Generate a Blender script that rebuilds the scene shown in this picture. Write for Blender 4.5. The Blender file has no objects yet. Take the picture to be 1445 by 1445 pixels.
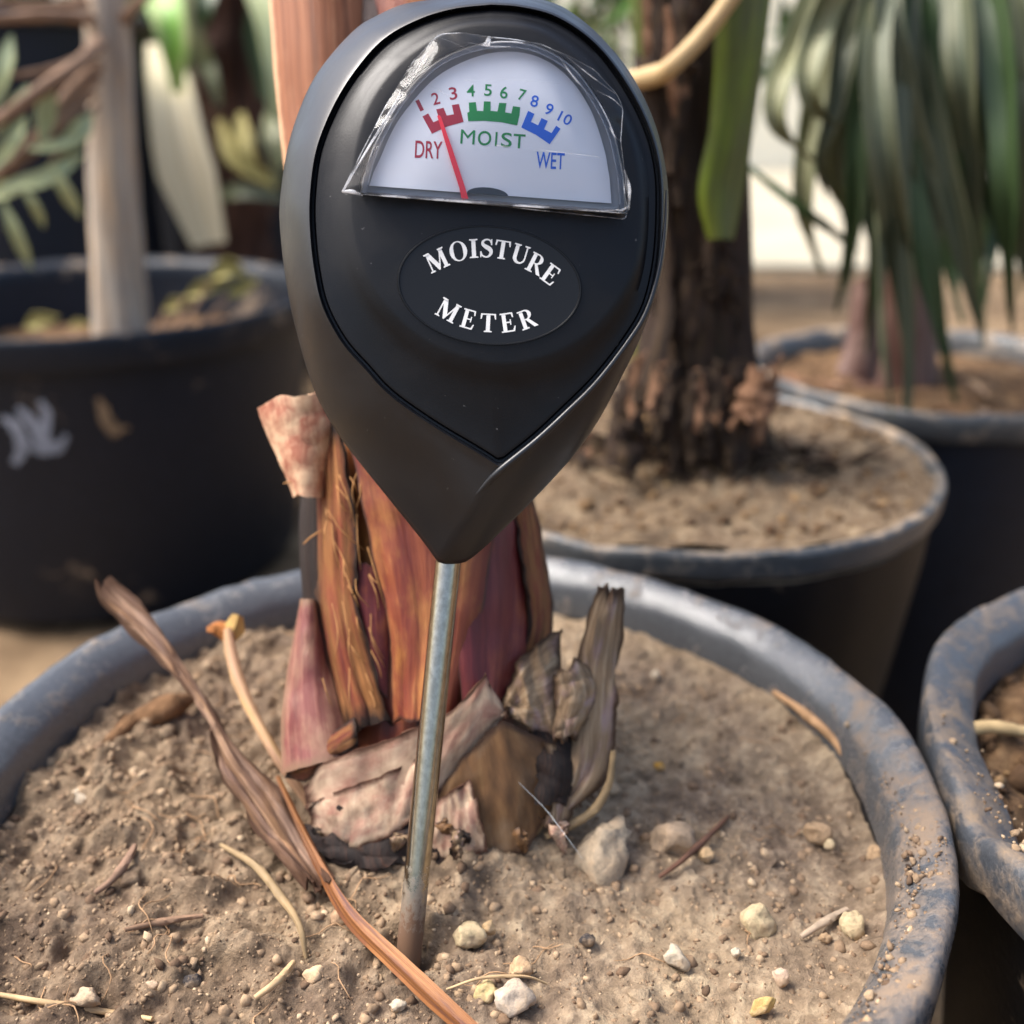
import bpy, bmesh, math, random
import numpy as np
from mathutils import Vector, Matrix

random.seed(7)
rng = np.random.default_rng(7)
SC = bpy.context.scene
COL = SC.collection

# ------------------------------------------------------------------ camera, world, sun, exposure
PITCH = math.radians(22.0)
CAM = Vector((0.0, 0.0, 0.325))
cd = bpy.data.cameras.new("Camera")
cam = bpy.data.objects.new("Camera", cd)
COL.objects.link(cam)
cam.location = CAM
cam.rotation_euler = (math.pi / 2 - PITCH, 0, 0)
cd.sensor_width = 36.0
cd.lens = 36.0
cd.clip_start = 0.005
cd.clip_end = 500.0
cd.dof.use_dof = True
cd.dof.focus_distance = 0.1735
cd.dof.aperture_fstop = 10.5
SC.camera = cam

SUN_DIR = Vector((-0.56, 0.06, 0.83)).normalized()      # towards the sun
world = bpy.data.worlds.new("World")
SC.world = world
world.use_nodes = True
wn = world.node_tree.nodes
wl = world.node_tree.links
wn.clear()
sky = wn.new("ShaderNodeTexSky")
sky.sky_type = 'NISHITA'
sky.sun_disc = False
sky.sun_elevation = math.asin(SUN_DIR.z)
sky.sun_rotation = math.atan2(SUN_DIR.x, SUN_DIR.y)
sky.air_density = 1.0
sky.dust_density = 5.0
sky.ozone_density = 1.0
bg = wn.new("ShaderNodeBackground")
bg.inputs["Strength"].default_value = 0.12
wo = wn.new("ShaderNodeOutputWorld")
wl.new(sky.outputs[0], bg.inputs[0])
wl.new(bg.outputs[0], wo.inputs[0])
sd = bpy.data.lights.new("sun", 'SUN')
sd.energy = 2.0
sd.angle = math.radians(30)
sd.color = (1.0, 0.98, 0.955)
sun = bpy.data.objects.new("sun", sd)
COL.objects.link(sun)
sun.rotation_euler = SUN_DIR.to_track_quat('Z', 'Y').to_euler()
SC.view_settings.view_transform = 'Standard'
SC.view_settings.look = 'None'
SC.view_settings.gamma = 1.0
SC.view_settings.use_curve_mapping = False
SC.view_settings.exposure = 1.48

# ------------------------------------------------------------------ helpers: pixels to places
F = 1445.0
RIGHT = Vector((1, 0, 0))
UP = Vector((0, math.sin(PITCH), math.cos(PITCH)))
FWD = Vector((0, math.cos(PITCH), -math.sin(PITCH)))

def W(px, py, depth):
    """photo pixel seen at a depth along the view axis -> world point"""
    return CAM + (RIGHT * ((px - 722.5) / F) + UP * ((722.5 - py) / F) + FWD) * depth

def G(px, py, z):
    """photo pixel on the horizontal plane at height z -> world point"""
    d = RIGHT * ((px - 722.5) / F) + UP * ((722.5 - py) / F) + FWD
    return CAM + d * ((z - CAM.z) / d.z)

def depth_of(p):
    return (Vector(p) - CAM).dot(FWD)

_tab = rng.random((256, 256))
def vnoise(x, y, seed=0):
    x = np.asarray(x, float) + seed * 17.31
    y = np.asarray(y, float) + seed * 9.77
    xi = np.floor(x).astype(int); yi = np.floor(y).astype(int)
    fx = x - xi; fy = y - yi
    fx = fx * fx * (3 - 2 * fx); fy = fy * fy * (3 - 2 * fy)
    a = _tab[xi & 255, yi & 255]; b = _tab[(xi + 1) & 255, yi & 255]
    c = _tab[xi & 255, (yi + 1) & 255]; d = _tab[(xi + 1) & 255, (yi + 1) & 255]
    return (a * (1 - fx) + b * fx) * (1 - fy) + (c * (1 - fx) + d * fx) * fy - 0.5

def fbm(x, y, octaves=4, seed=0):
    s = 0; a = 1.0; f = 1.0
    for k in range(octaves):
        s = s + a * vnoise(np.asarray(x) * f, np.asarray(y) * f, seed + k * 3)
        a *= 0.5; f *= 2.03
    return s

def catmull(pts, n, closed=False):
    P = np.array(pts, float)
    if closed:
        P = np.vstack([P[-1], P, P[0], P[1]])
    else:
        P = np.vstack([2 * P[0] - P[1], P, 2 * P[-1] - P[-2]])
    out = []
    m = len(P) - 3
    K = 24
    for i in range(m):
        p0, p1, p2, p3 = P[i:i + 4]
        t = np.linspace(0, 1, K, endpoint=False)[:, None]
        out.append(0.5 * (2 * p1 + (p2 - p0) * t + (2 * p0 - 5 * p1 + 4 * p2 - p3) * t ** 2 + (3 * p1 - p0 - 3 * p2 + p3) * t ** 3))
    Q = np.vstack(out + [P[-2][None]])
    d = np.r_[0, np.cumsum(np.linalg.norm(np.diff(Q, axis=0), axis=1))]
    s = np.linspace(0, d[-1], n + 1 if closed else n)
    R = np.stack([np.interp(s, d, Q[:, k]) for k in range(Q.shape[1])], 1)
    return R[:-1] if closed else R

def polyline(pts, n):
    P = np.array(pts, float)
    d = np.r_[0, np.cumsum(np.linalg.norm(np.diff(P, axis=0), axis=1))]
    s = np.linspace(0, d[-1], n)
    return np.stack([np.interp(s, d, P[:, k]) for k in range(P.shape[1])], 1)

# ------------------------------------------------------------------ helpers: objects
def empty(name, loc, label, cat, group=None):
    o = bpy.data.objects.new(name, None)
    o.empty_display_size = 0.01
    COL.objects.link(o)
    o.location = loc
    o["label"] = label
    o["category"] = cat
    if group: o["group"] = group
    return o

def tag(o, label=None, cat=None, group=None, kind=None):
    if label: o["label"] = label
    if cat: o["category"] = cat
    if group: o["group"] = group
    if kind: o["kind"] = kind
    return o

def origin(o):
    p = Vector((0, 0, 0))
    while o is not None:
        p += o.location
        o = o.parent
    return p

def obj(name, verts, faces, mat, parent=None, smooth=True, sharp=None, uv=None, base=None, attr=None):
    """one mesh object; verts are world coordinates"""
    off = origin(parent) if parent else Vector((0, 0, 0))
    V = np.array([tuple(v) for v in verts], float) if not isinstance(verts, np.ndarray) else verts.astype(float)
    loc = Vector((0, 0, 0))
    if base is not None:
        loc = Vector(base) - off
        V = V - np.array(base)
    else:
        V = V - np.array(off)
    me = bpy.data.meshes.new(name)
    me.from_pydata(V.tolist(), [], [tuple(int(i) for i in f) for f in faces])
    if uv is not None:
        lay = me.uv_layers.new(name="UVMap")
        li = np.empty(len(me.loops), int); me.loops.foreach_get("vertex_index", li)
        lay.data.foreach_set("uv", np.asarray(uv, np.float32)[li].ravel())
    if attr is not None:
        a = me.attributes.new("tint", 'FLOAT', 'POINT')
        a.data.foreach_set("value", np.asarray(attr, np.float32))
    me.materials.append(mat)
    if smooth:
        me.polygons.foreach_set("use_smooth", np.ones(len(me.polygons), bool))
        if sharp: me.set_sharp_from_angle(angle=math.radians(sharp))
    me.update()
    o = bpy.data.objects.new(name, me)
    COL.objects.link(o)
    o.location = loc
    if parent: o.parent = parent
    return o

def fix_normals(o):
    bm = bmesh.new(); bm.from_mesh(o.data)
    bmesh.ops.recalc_face_normals(bm, faces=bm.faces)
    bm.to_mesh(o.data); bm.free()
    return o

def grid_solid(Vg, thick, name, mat, parent=None, base=None, flip=False, sharp=60):
    """grid (n, m, 3) of world points -> closed sheet of real thickness, uv = (across, along)"""
    Vg = np.asarray(Vg, float)
    n, m, _ = Vg.shape
    du = np.gradient(Vg, axis=1); dv = np.gradient(Vg, axis=0)
    N = np.cross(du, dv); N /= (np.linalg.norm(N, axis=2, keepdims=True) + 1e-12)
    if flip: N = -N
    th = np.asarray(thick, float)
    if th.ndim == 0: th = np.full((n, m), float(th))
    A = Vg.reshape(-1, 3); B = (Vg - N * th[..., None]).reshape(-1, 3)
    V = np.vstack([A, B]); K = n * m
    f = []
    for i in range(n - 1):
        for j in range(m - 1):
            a = i * m + j
            f.append((a, a + 1, a + m + 1, a + m))
            f.append((K + a, K + a + m, K + a + m + 1, K + a + 1))
    for i in range(n - 1):
        a, b = i * m, (i + 1) * m
        f.append((a, b, K + b, K + a))
        a, b = i * m + m - 1, (i + 1) * m + m - 1
        f.append((b, a, K + a, K + b))
    for j in range(m - 1):
        f.append((j + 1, j, K + j, K + j + 1))
        a = (n - 1) * m + j
        f.append((a, a + 1, K + a + 1, K + a))
    u = np.tile(np.linspace(0, 1, m), n); v = np.repeat(np.linspace(0, 1, n), m)
    uv = np.tile(np.stack([u, v], 1), (2, 1))
    o = obj(name, V, f, mat, parent, True, None, uv, base)
    fix_normals(o)
    o.data.set_sharp_from_angle(angle=math.radians(sharp))
    return o

def patch(name, left, right, mat, parent=None, bulge=0.004, thick=0.0008, n=26, m=13, rough=0.0004, seed=0, ragged=0.0, base=None, ridges=0.0, straight=False):
    """sheet between two edge traces of (px, py, depth); bulges towards the viewer"""
    Lp, Rp = (polyline(left, n), polyline(right, n)) if straight else (catmull(left, n), catmull(right, n))
    Vg = np.zeros((n, m, 3))
    for i in range(n):
        for j in range(m):
            s = j / (m - 1); t = i / (n - 1)
            q = Lp[i] * (1 - s) + Rp[i] * s
            d = q[2] - bulge * math.sin(math.pi * s) ** 0.8
            d += ridges * math.sin(s * 19 + seed) * math.sin(math.pi * s)
            d += rough * 2 * float(fbm(s * 3 + seed, t * 7 + seed * 2, 3, seed))
            px, py = q[0], q[1]
            if ragged:
                e = ragged * (float(fbm(s * 7, 3.3 + seed, 3, seed)) * (t ** 6 + (1 - t) ** 6))
                f2 = ragged * float(fbm(t * 11, 7.1 + seed, 3, seed)) * ((2 * s - 1) ** 8)
                py += e * 2; px += f2
            Vg[i, j] = W(px, py, d)
    return grid_solid(Vg, thick, name, mat, parent, base)

def ribbon(name, pts, widths, mat, parent=None, thick=0.0006, twist=(0, 0), fold=0.15, n=28, m=7, side=None, base=None, wav=0.0, seed=0):
    """leaf blade along world points with widths (m); fold = V depth as a share of width"""
    C = catmull([tuple(p) for p in pts], n)
    w = np.interp(np.linspace(0, 1, n), np.linspace(0, 1, len(widths)), widths)
    T = np.gradient(C, axis=0); T /= np.linalg.norm(T, axis=1, keepdims=True)
    S0 = np.array(side if side is not None else RIGHT, float)
    Vg = np.zeros((n, m, 3))
    for i in range(n):
        s = S0 - T[i] * S0.dot(T[i]); s /= np.linalg.norm(s) + 1e-9
        b = np.cross(T[i], s)
        a = math.radians(twist[0] + (twist[1] - twist[0]) * i / (n - 1))
        s2 = s * math.cos(a) + b * math.sin(a); b2 = np.cross(T[i], s2)
        for j in range(m):
            k = 2 * j / (m - 1) - 1
            Vg[i, j] = C[i] + s2 * k * w[i] / 2 + b2 * (abs(k) - 0.5) * fold * w[i] + b2 * wav * math.sin(i * 0.7 + k * 2 + seed)
    return grid_solid(Vg, thick, name, mat, parent, base)

def tube_data(pts, radii, seg=10, n=24, jitter=0.0, seed=0, smooth=True):
    C = catmull([tuple(p) for p in pts], n) if smooth else polyline([tuple(p) for p in pts], n)
    r = np.interp(np.linspace(0, 1, n), np.linspace(0, 1, len(radii)), radii)
    T = np.gradient(C, axis=0); T /= np.linalg.norm(T, axis=1, keepdims=True) + 1e-12
    ref = np.array((0.31, 0.9, 0.22)) if abs(T[0] @ np.array((0, 0, 1.0))) > .8 else np.array((0, 0, 1.0))
    V = []; uv = []
    for i in range(n):
        a = np.cross(T[i], ref); a /= np.linalg.norm(a) + 1e-9
        b = np.cross(T[i], a)
        for k in range(seg):
            th = 2 * math.pi * k / seg
            rr = r[i] * (1 + jitter * 2 * float(vnoise(k * 1.7 + seed, i * 0.45 + seed, seed)))
            V.append(C[i] + (a * math.cos(th) + b * math.sin(th)) * rr); uv.append((abs(2 * k / seg - 1), i / (n - 1)))
    f = []
    for i in range(n - 1):
        for k in range(seg):
            a = i * seg + k; b = i * seg + (k + 1) % seg
            f.append((a, b, b + seg, a + seg))
    f.append(tuple(range(seg))[::-1]); f.append(tuple((n - 1) * seg + k for k in range(seg)))
    return np.array(V), f, np.array(uv)

def tube(name, pts, radii, mat, parent=None, seg=10, n=24, jitter=0.0, seed=0, base=None, smooth=True):
    V, f, uv = tube_data(pts, radii, seg, n, jitter, seed, smooth)
    o = obj(name, V, f, mat, parent, True, None, uv, base)
    fix_normals(o); o.data.set_sharp_from_angle(angle=math.radians(55))
    return o

def merge(parts):
    V = []; f = []; o = 0
    for v, ff in parts:
        V.append(np.asarray(v, float)); f += [tuple(i + o for i in q) for q in ff]; o += len(v)
    return np.vstack(V), f

# ------------------------------------------------------------------ helpers: materials
def hexlin(r, g, b):
    return tuple(((c / 255) / 12.92 if c / 255 <= 0.04045 else ((c / 255 + 0.055) / 1.055) ** 2.4) for c in (r, g, b)) + (1,)

def new_mat(name):
    m = bpy.data.materials.new(name); m.use_nodes = True
    nt = m.node_tree; nt.nodes.clear()
    out = nt.nodes.new("ShaderNodeOutputMaterial")
    p = nt.nodes.new("ShaderNodeBsdfPrincipled")
    nt.links.new(p.outputs[0], out.inputs[0])
    return m, nt, p, out

def coords(nt, kind='Object', scale=(1, 1, 1)):
    tc = nt.nodes.new("ShaderNodeTexCoord"); mp = nt.nodes.new("ShaderNodeMapping")
    mp.inputs["Scale"].default_value = scale
    nt.links.new(tc.outputs[kind], mp.inputs[0])
    return mp.outputs[0]

def noise(nt, vec, scale, detail=6, rough=0.55, dist=0.0):
    n = nt.nodes.new("ShaderNodeTexNoise")
    n.inputs["Scale"].default_value = scale; n.inputs["Detail"].default_value = detail
    n.inputs["Roughness"].default_value = rough; n.inputs["Distortion"].default_value = dist
    nt.links.new(vec, n.inputs["Vector"])
    return n.outputs["Fac"]

def ramp(nt, fac, stops):
    r = nt.nodes.new("ShaderNodeValToRGB")
    e = r.color_ramp.elements
    while len(e) < len(stops): e.new(0.5)
    for k, (p, c) in enumerate(stops):
        e[k].position = p; e[k].color = c if len(c) == 4 else tuple(c) + (1,)
    nt.links.new(fac, r.inputs[0])
    return r.outputs[0]

def mixc(nt, fac, a, b, mode='MIX'):
    m = nt.nodes.new("ShaderNodeMix"); m.data_type = 'RGBA'; m.blend_type = mode
    for s, v in ((m.inputs[0], fac), (m.inputs[6], a), (m.inputs[7], b)):
        if hasattr(v, "links"): nt.links.new(v, s)
        else: s.default_value = v
    return m.outputs[2]

def math_n(nt, op, a, b=None, clamp=False):
    m = nt.nodes.new("ShaderNodeMath"); m.operation = op; m.use_clamp = clamp
    for s, v in zip(m.inputs, (a, b)):
        if v is None: continue
        if hasattr(v, "links"): nt.links.new(v, s)
        else: s.default_value = v
    return m.outputs[0]

def bump(nt, p, h, strength, dist):
    b = nt.nodes.new("ShaderNodeBump")
    b.inputs["Strength"].default_value = strength; b.inputs["Distance"].default_value = dist
    nt.links.new(h, b.inputs["Height"]); nt.links.new(b.outputs[0], p.inputs["Normal"])
    return b

def plain(name, col, rough=0.5, spec=0.5, metal=0.0, bscale=None, bstr=0.2, bdist=0.0003, vary=0.0, vscale=300):
    m, nt, p, out = new_mat(name)
    p.inputs["Roughness"].default_value = rough; p.inputs["Metallic"].default_value = metal
    p.inputs["Specular IOR Level"].default_value = spec
    c = tuple(col)[:3] + (1,)
    v = coords(nt)
    if vary:
        f = noise(nt, v, vscale, 5)
        lo = tuple(x * (1 - vary) for x in c[:3]); hi = tuple(min(1, x * (1 + vary)) for x in c[:3])
        nt.links.new(ramp(nt, f, [(0.3, lo), (0.7, hi)]), p.inputs["Base Color"])
    else:
        p.inputs["Base Color"].default_value = c
    if bscale: bump(nt, p, noise(nt, v, bscale, 4), bstr, bdist)
    return m

def fibre(name, stops, stops2=None, across=22, along=2.2, blotch=3.0, rough=0.55, bstr=0.5, bdist=0.0006, mixr=(0.42, 0.6), spec=0.35, margin=None, mw=0.1):
    """plant tissue: streaks along the sheet, a second palette in blotches"""
    m, nt, p, out = new_mat(name)
    v = coords(nt, 'UV', (across, along, 1))
    v2 = coords(nt, 'UV', (blotch, blotch * 1.2, 1))
    s = noise(nt, v, 1.0, 6, 0.6, 0.25)
    c = ramp(nt, s, stops)
    if stops2:
        c2 = ramp(nt, s, stops2)
        b = noise(nt, v2, 1.0, 4, 0.6)
        f = ramp(nt, b, [(mixr[0], (0, 0, 0)), (mixr[1], (1, 1, 1))])
        c = mixc(nt, f, c, c2)
    if margin:                                     # dried margin of the sheet
        uvn = nt.nodes.new("ShaderNodeTexCoord"); sp = nt.nodes.new("ShaderNodeSeparateXYZ"); nt.links.new(uvn.outputs['UV'], sp.inputs[0])
        du = math_n(nt, 'SUBTRACT', 0.5, math_n(nt, 'ABSOLUTE', math_n(nt, 'SUBTRACT', sp.outputs[0], 0.5)))
        dv = math_n(nt, 'SUBTRACT', 0.5, math_n(nt, 'ABSOLUTE', math_n(nt, 'SUBTRACT', sp.outputs[1], 0.5)))
        e = math_n(nt, 'MINIMUM', du, math_n(nt, 'MULTIPLY', dv, 1.6))
        e = math_n(nt, 'ADD', e, math_n(nt, 'MULTIPLY', math_n(nt, 'SUBTRACT', noise(nt, coords(nt, 'UV', (7, 7, 1)), 1.0, 6, 0.65), 0.5), mw * 2.2))
        c = mixc(nt, ramp(nt, e, [(mw * 0.3, (1, 1, 1)), (mw * 1.3, (0, 0, 0))]), c, margin)
    nt.links.new(c, p.inputs["Base Color"])
    p.inputs["Roughness"].default_value = rough; p.inputs["Specular IOR Level"].default_value = spec
    fine = noise(nt, coords(nt, 'UV', (across * 4, along * 5, 1)), 1.0, 5, 0.7)
    bump(nt, p, math_n(nt, 'ADD', s, math_n(nt, 'MULTIPLY', fine, 0.5)), bstr, bdist)
    return m

def soil_mat(name, pal, pal2, big=25, fine=700, bdist=0.0012, dug=None):
    m, nt, p, out = new_mat(name)
    v = coords(nt)
    n1 = noise(nt, v, big, 5, 0.6); n2 = noise(nt, v, fine * 0.25, 8, 0.7); n3 = noise(nt, v, fine, 6, 0.7)
    a = ramp(nt, n2, [(0.25, pal[0]), (0.5, pal[1]), (0.75, pal[2])])
    b = ramp(nt, n2, [(0.25, pal2[0]), (0.5, pal2[1]), (0.75, pal2[2])])
    f = ramp(nt, n1, [(0.4, (0, 0, 0)), (0.62, (1, 1, 1))])
    c = mixc(nt, f, a, b)
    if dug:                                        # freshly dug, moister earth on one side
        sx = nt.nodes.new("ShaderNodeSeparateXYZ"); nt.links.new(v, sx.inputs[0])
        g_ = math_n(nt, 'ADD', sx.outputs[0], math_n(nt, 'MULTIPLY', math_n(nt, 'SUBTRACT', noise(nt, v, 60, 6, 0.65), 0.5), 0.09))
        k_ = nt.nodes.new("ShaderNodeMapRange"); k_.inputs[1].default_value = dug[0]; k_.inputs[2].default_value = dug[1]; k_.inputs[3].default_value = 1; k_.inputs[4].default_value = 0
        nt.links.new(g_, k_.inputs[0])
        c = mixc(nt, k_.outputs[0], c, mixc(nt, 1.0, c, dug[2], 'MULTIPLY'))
    sp = ramp(nt, n3, [(0.66, (0, 0, 0)), (0.74, (1, 1, 1))])
    c = mixc(nt, sp, c, pal[3])
    nt.links.new(c, p.inputs["Base Color"])
    p.inputs["Roughness"].default_value = 0.95; p.inputs["Specular IOR Level"].default_value = 0.15
    n4 = noise(nt, v, fine * 3.5, 4, 0.7)
    h = math_n(nt, 'ADD', math_n(nt, 'ADD', n2, math_n(nt, 'MULTIPLY', n3, 0.6)), math_n(nt, 'MULTIPLY', n4, 0.25))
    bump(nt, p, h, 0.9, bdist)
    return m

def granule_mat(name, stops):
    m, nt, p, out = new_mat(name)
    at = nt.nodes.new("ShaderNodeAttribute"); at.attribute_name = "tint"
    c = ramp(nt, at.outputs["Fac"], stops)
    n = noise(nt, coords(nt), 900, 5, 0.65)
    c = mixc(nt, 0.55, c, ramp(nt, n, [(0.3, (.35, .32, .3)), (0.7, (1.0, 1.0, 1.0))]), 'MULTIPLY')
    nt.links.new(c, p.inputs["Base Color"])
    p.inputs["Roughness"].default_value = 0.9; p.inputs["Specular IOR Level"].default_value = 0.2
    bump(nt, p, n, 0.8, 0.0004)
    return m

def pot_mat(name, col, dust, amount=0.45, rough=0.42, scale=60, top=0.5, dirt=None):
    """black moulded plastic, dusty where it faces up and in smears"""
    m, nt, p, out = new_mat(name)
    v = coords(nt)
    geo = nt.nodes.new("ShaderNodeNewGeometry")
    sx = nt.nodes.new("ShaderNodeSeparateXYZ"); nt.links.new(geo.outputs["Normal"], sx.inputs[0])
    n1 = noise(nt, v, scale, 7, 0.65, 0.4); n2 = noise(nt, v, scale * 7, 6, 0.7)
    upf = math_n(nt, 'MULTIPLY', math_n(nt, 'MAXIMUM', sx.outputs[2], 0.0), top)
    d = math_n(nt, 'ADD', math_n(nt, 'ADD', n1, math_n(nt, 'MULTIPLY', n2, 0.35)), upf)
    if dirt:                                       # one side of the rim caked with mud
        dn = nt.nodes.new("ShaderNodeVectorMath"); dn.operation = 'DOT_PRODUCT'
        nv = nt.nodes.new("ShaderNodeVectorMath"); nv.operation = 'NORMALIZE'
        nt.links.new(v, nv.inputs[0]); nt.links.new(nv.outputs[0], dn.inputs[0])
        dn.inputs[1].default_value = (math.cos(dirt[0]), math.sin(dirt[0]), 0)
        mr = nt.nodes.new("ShaderNodeMapRange"); mr.inputs[1].default_value = dirt[1]; mr.inputs[2].default_value = dirt[2]; mr.inputs[3].default_value = 0; mr.inputs[4].default_value = dirt[3]
        nt.links.new(dn.outputs["Value"], mr.inputs[0])
        d = math_n(nt, 'ADD', d, mr.outputs[0])
    f = ramp(nt, d, [(0.82 - amount * 0.3, (0, 0, 0)), (1.08 - amount * 0.25, (1, 1, 1))])
    base = ramp(nt, n2, [(0.3, tuple(c * 0.8 for c in col[:3])), (0.7, tuple(c * 1.25 for c in col[:3]))])
    c = mixc(nt, f, base, dust)
    nt.links.new(c, p.inputs["Base Color"])
    r = nt.nodes.new("ShaderNodeMapRange"); r.inputs[3].default_value = rough; r.inputs[4].default_value = 0.9
    nt.links.new(f, r.inputs[0]); nt.links.new(r.outputs[0], p.inputs["Roughness"])
    bump(nt, p, math_n(nt, 'ADD', n2, f), 0.35, 0.0006)
    return m

M = {}
def meter_plastic(name, col, rough, spec):
    m, nt, p, out = new_mat(name)
    v = coords(nt)
    g = noise(nt, v, 3400, 3, 0.6); sm = noise(nt, v, 90, 5, 0.6, 0.6)
    fl = noise(nt, v, 900, 3, 0.5)
    fleck = ramp(nt, fl, [(0.735, (0, 0, 0)), (0.755, (1, 1, 1))])
    dusty = math_n(nt, 'MULTIPLY', ramp(nt, sm, [(0.45, (0, 0, 0)), (0.75, (1, 1, 1))]), 0.010)
    c = mixc(nt, math_n(nt, 'ADD', dusty, math_n(nt, 'MULTIPLY', fleck, 0.30), True), col, (0.22, 0.215, 0.21, 1))
    nt.links.new(c, p.inputs["Base Color"])
    mr = nt.nodes.new("ShaderNodeMapRange"); mr.inputs[1].default_value = 0.3; mr.inputs[2].default_value = 0.7; mr.inputs[3].default_value = rough - 0.07; mr.inputs[4].default_value = rough + 0.09
    nt.links.new(sm, mr.inputs[0]); nt.links.new(mr.outputs[0], p.inputs["Roughness"])
    p.inputs["Specular IOR Level"].default_value = spec
    bump(nt, p, g, 0.25, 0.00008)
    return m
M['shell'] = meter_plastic('shell_plastic', (0.0036, 0.0044, 0.0066, 1), 0.36, 0.55)
M['panel'] = meter_plastic('panel_plastic', (0.0030, 0.0034, 0.0048, 1), 0.40, 0.24)
M['label'] = plain('label_film', (0.006, 0.006, 0.0058), 0.3, 0.3, 0, 1800, 0.05, 0.00003)
M['white_print'] = plain('white_print', (0.68, 0.68, 0.66), 0.5, 0.3, vary=0.10, vscale=900)
M['dial'] = plain('dial_card', (0.86, 0.86, 0.90), 0.55, 0.3, 0, None, vary=0.02, vscale=60)
M['red_print'] = plain('red_print', hexlin(170, 26, 48), 0.5, 0.3)
M['green_print'] = plain('green_print', hexlin(12, 136, 60), 0.5, 0.3)
M['blue_print'] = plain('blue_print', hexlin(24, 98, 214), 0.5, 0.3)
M['needle'] = plain('needle_paint', (1.0, 0.02, 0.04), 0.4, 0.4)
M['pivot'] = plain('pivot_black', (0.006, 0.006, 0.007), 0.5)
M['recess'] = plain('recess_grey', (0.42, 0.42, 0.44), 0.45)

def clear_mat(name, tint, gloss_rough, boost, ior=1.45):
    m, nt, p, out = new_mat(name)
    nt.nodes.remove(p)
    tr = nt.nodes.new("ShaderNodeBsdfTransparent"); tr.inputs[0].default_value = tint
    gl = nt.nodes.new("ShaderNodeBsdfGlossy"); gl.inputs["Roughness"].default_value = gloss_rough
    fr = nt.nodes.new("ShaderNodeFresnel"); fr.inputs[0].default_value = ior
    mx = nt.nodes.new("ShaderNodeMixShader")
    nt.links.new(math_n(nt, 'MULTIPLY', fr.outputs[0], boost, True), mx.inputs[0])
    nt.links.new(tr.outputs[0], mx.inputs[1]); nt.links.new(gl.outputs[0], mx.inputs[2])
    nt.links.new(mx.outputs[0], out.inputs[0])
    return m
M['lens'] = clear_mat('clear_lens', (0.97, 0.975, 0.98, 1), 0.06, 1.0)
M['lens_wall'] = clear_mat('clear_lens_wall', (0.80, 0.81, 0.83, 1), 0.12, 1.6)
M['film'] = clear_mat('clear_film', (0.985, 0.985, 0.985, 1), 0.08, 0.5)
def edge_mat():
    m, nt, p, out = new_mat('edge_glint')
    p.inputs["Base Color"].default_value = (0.75, 0.76, 0.78, 1); p.inputs["Roughness"].default_value = 0.15
    tr = nt.nodes.new("ShaderNodeBsdfTransparent"); mx = nt.nodes.new("ShaderNodeMixShader")
    f = ramp(nt, noise(nt, coords(nt), 160, 4, 0.6), [(0.48, (0.05, 0.05, 0.05)), (0.68, (0.75, 0.75, 0.75))])  # pale patches stand in for glints along film and window edges
    nt.links.new(f, mx.inputs[0]); nt.links.new(tr.outputs[0], mx.inputs[1]); nt.links.new(p.outputs[0], mx.inputs[2])
    nt.links.new(mx.outputs[0], out.inputs[0])
    return m
M['edge_glint'] = edge_mat()

def probe_mat():
    m, nt, p, out = new_mat('probe_metal')
    v = coords(nt, 'UV', (1, 1, 1))
    s = nt.nodes.new("ShaderNodeSeparateXYZ"); nt.links.new(v, s.inputs[0])
    n = noise(nt, coords(nt, 'UV', (6, 40, 1)), 1.0, 6, 0.7)
    d = math_n(nt, 'ADD', s.outputs[1], math_n(nt, 'MULTIPLY', math_n(nt, 'SUBTRACT', n, 0.5), 0.3))
    f = ramp(nt, d, [(0.80, (0, 0, 0)), (0.93, (1, 1, 1))])
    sm = ramp(nt, n, [(0.35, (0.30, 0.265, 0.205)), (0.6, (0.44, 0.395, 0.315))])
    c = mixc(nt, f, sm, hexlin(96, 70, 50))
    nt.links.new(c, p.inputs["Base Color"])
    iv = math_n(nt, 'SUBTRACT', 1.0, f); nt.links.new(iv, p.inputs["Metallic"])
    rr = nt.nodes.new("ShaderNodeMapRange"); rr.inputs[3].default_value = 0.18; rr.inputs[4].default_value = 0.85
    nt.links.new(f, rr.inputs[0]); nt.links.new(rr.outputs[0], p.inputs["Roughness"])
    bump(nt, p, n, 0.10, 0.00008)
    return m
M['probe'] = probe_mat()

TAN = hexlin(170, 145, 116); BROWN = hexlin(120, 97, 77); DARK = hexlin(66, 52, 42); PALE = hexlin(206, 184, 150)
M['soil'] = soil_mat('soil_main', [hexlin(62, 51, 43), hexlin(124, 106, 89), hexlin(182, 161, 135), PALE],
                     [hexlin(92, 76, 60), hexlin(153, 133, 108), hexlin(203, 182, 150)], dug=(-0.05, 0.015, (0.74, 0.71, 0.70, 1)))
M['soil_far'] = soil_mat('soil_far', [hexlin(58, 46, 36), hexlin(100, 84, 66), hexlin(142, 124, 100), hexlin(170, 150, 122)],
                         [hexlin(72, 58, 46), hexlin(118, 100, 80), hexlin(156, 138, 112)], 30, 500)
M['soil_dark'] = soil_mat('soil_chunky', [hexlin(50, 38, 28), hexlin(92, 70, 50), hexlin(140, 112, 82), PALE],
                          [hexlin(64, 48, 36), hexlin(106, 82, 58), hexlin(156, 128, 94)], 40, 500)
M['granules'] = granule_mat('granules', [(0.0, DARK), (0.3, BROWN), (0.65, TAN), (0.9, hexlin(204, 180, 148)), (1.0, hexlin(226, 212, 186))])
M['granules_dark'] = granule_mat('granules_dark', [(0.0, hexlin(44, 32, 24)), (0.4, hexlin(88, 66, 46)), (0.8, hexlin(142, 114, 80)), (1.0, hexlin(196, 170, 128))])
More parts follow.
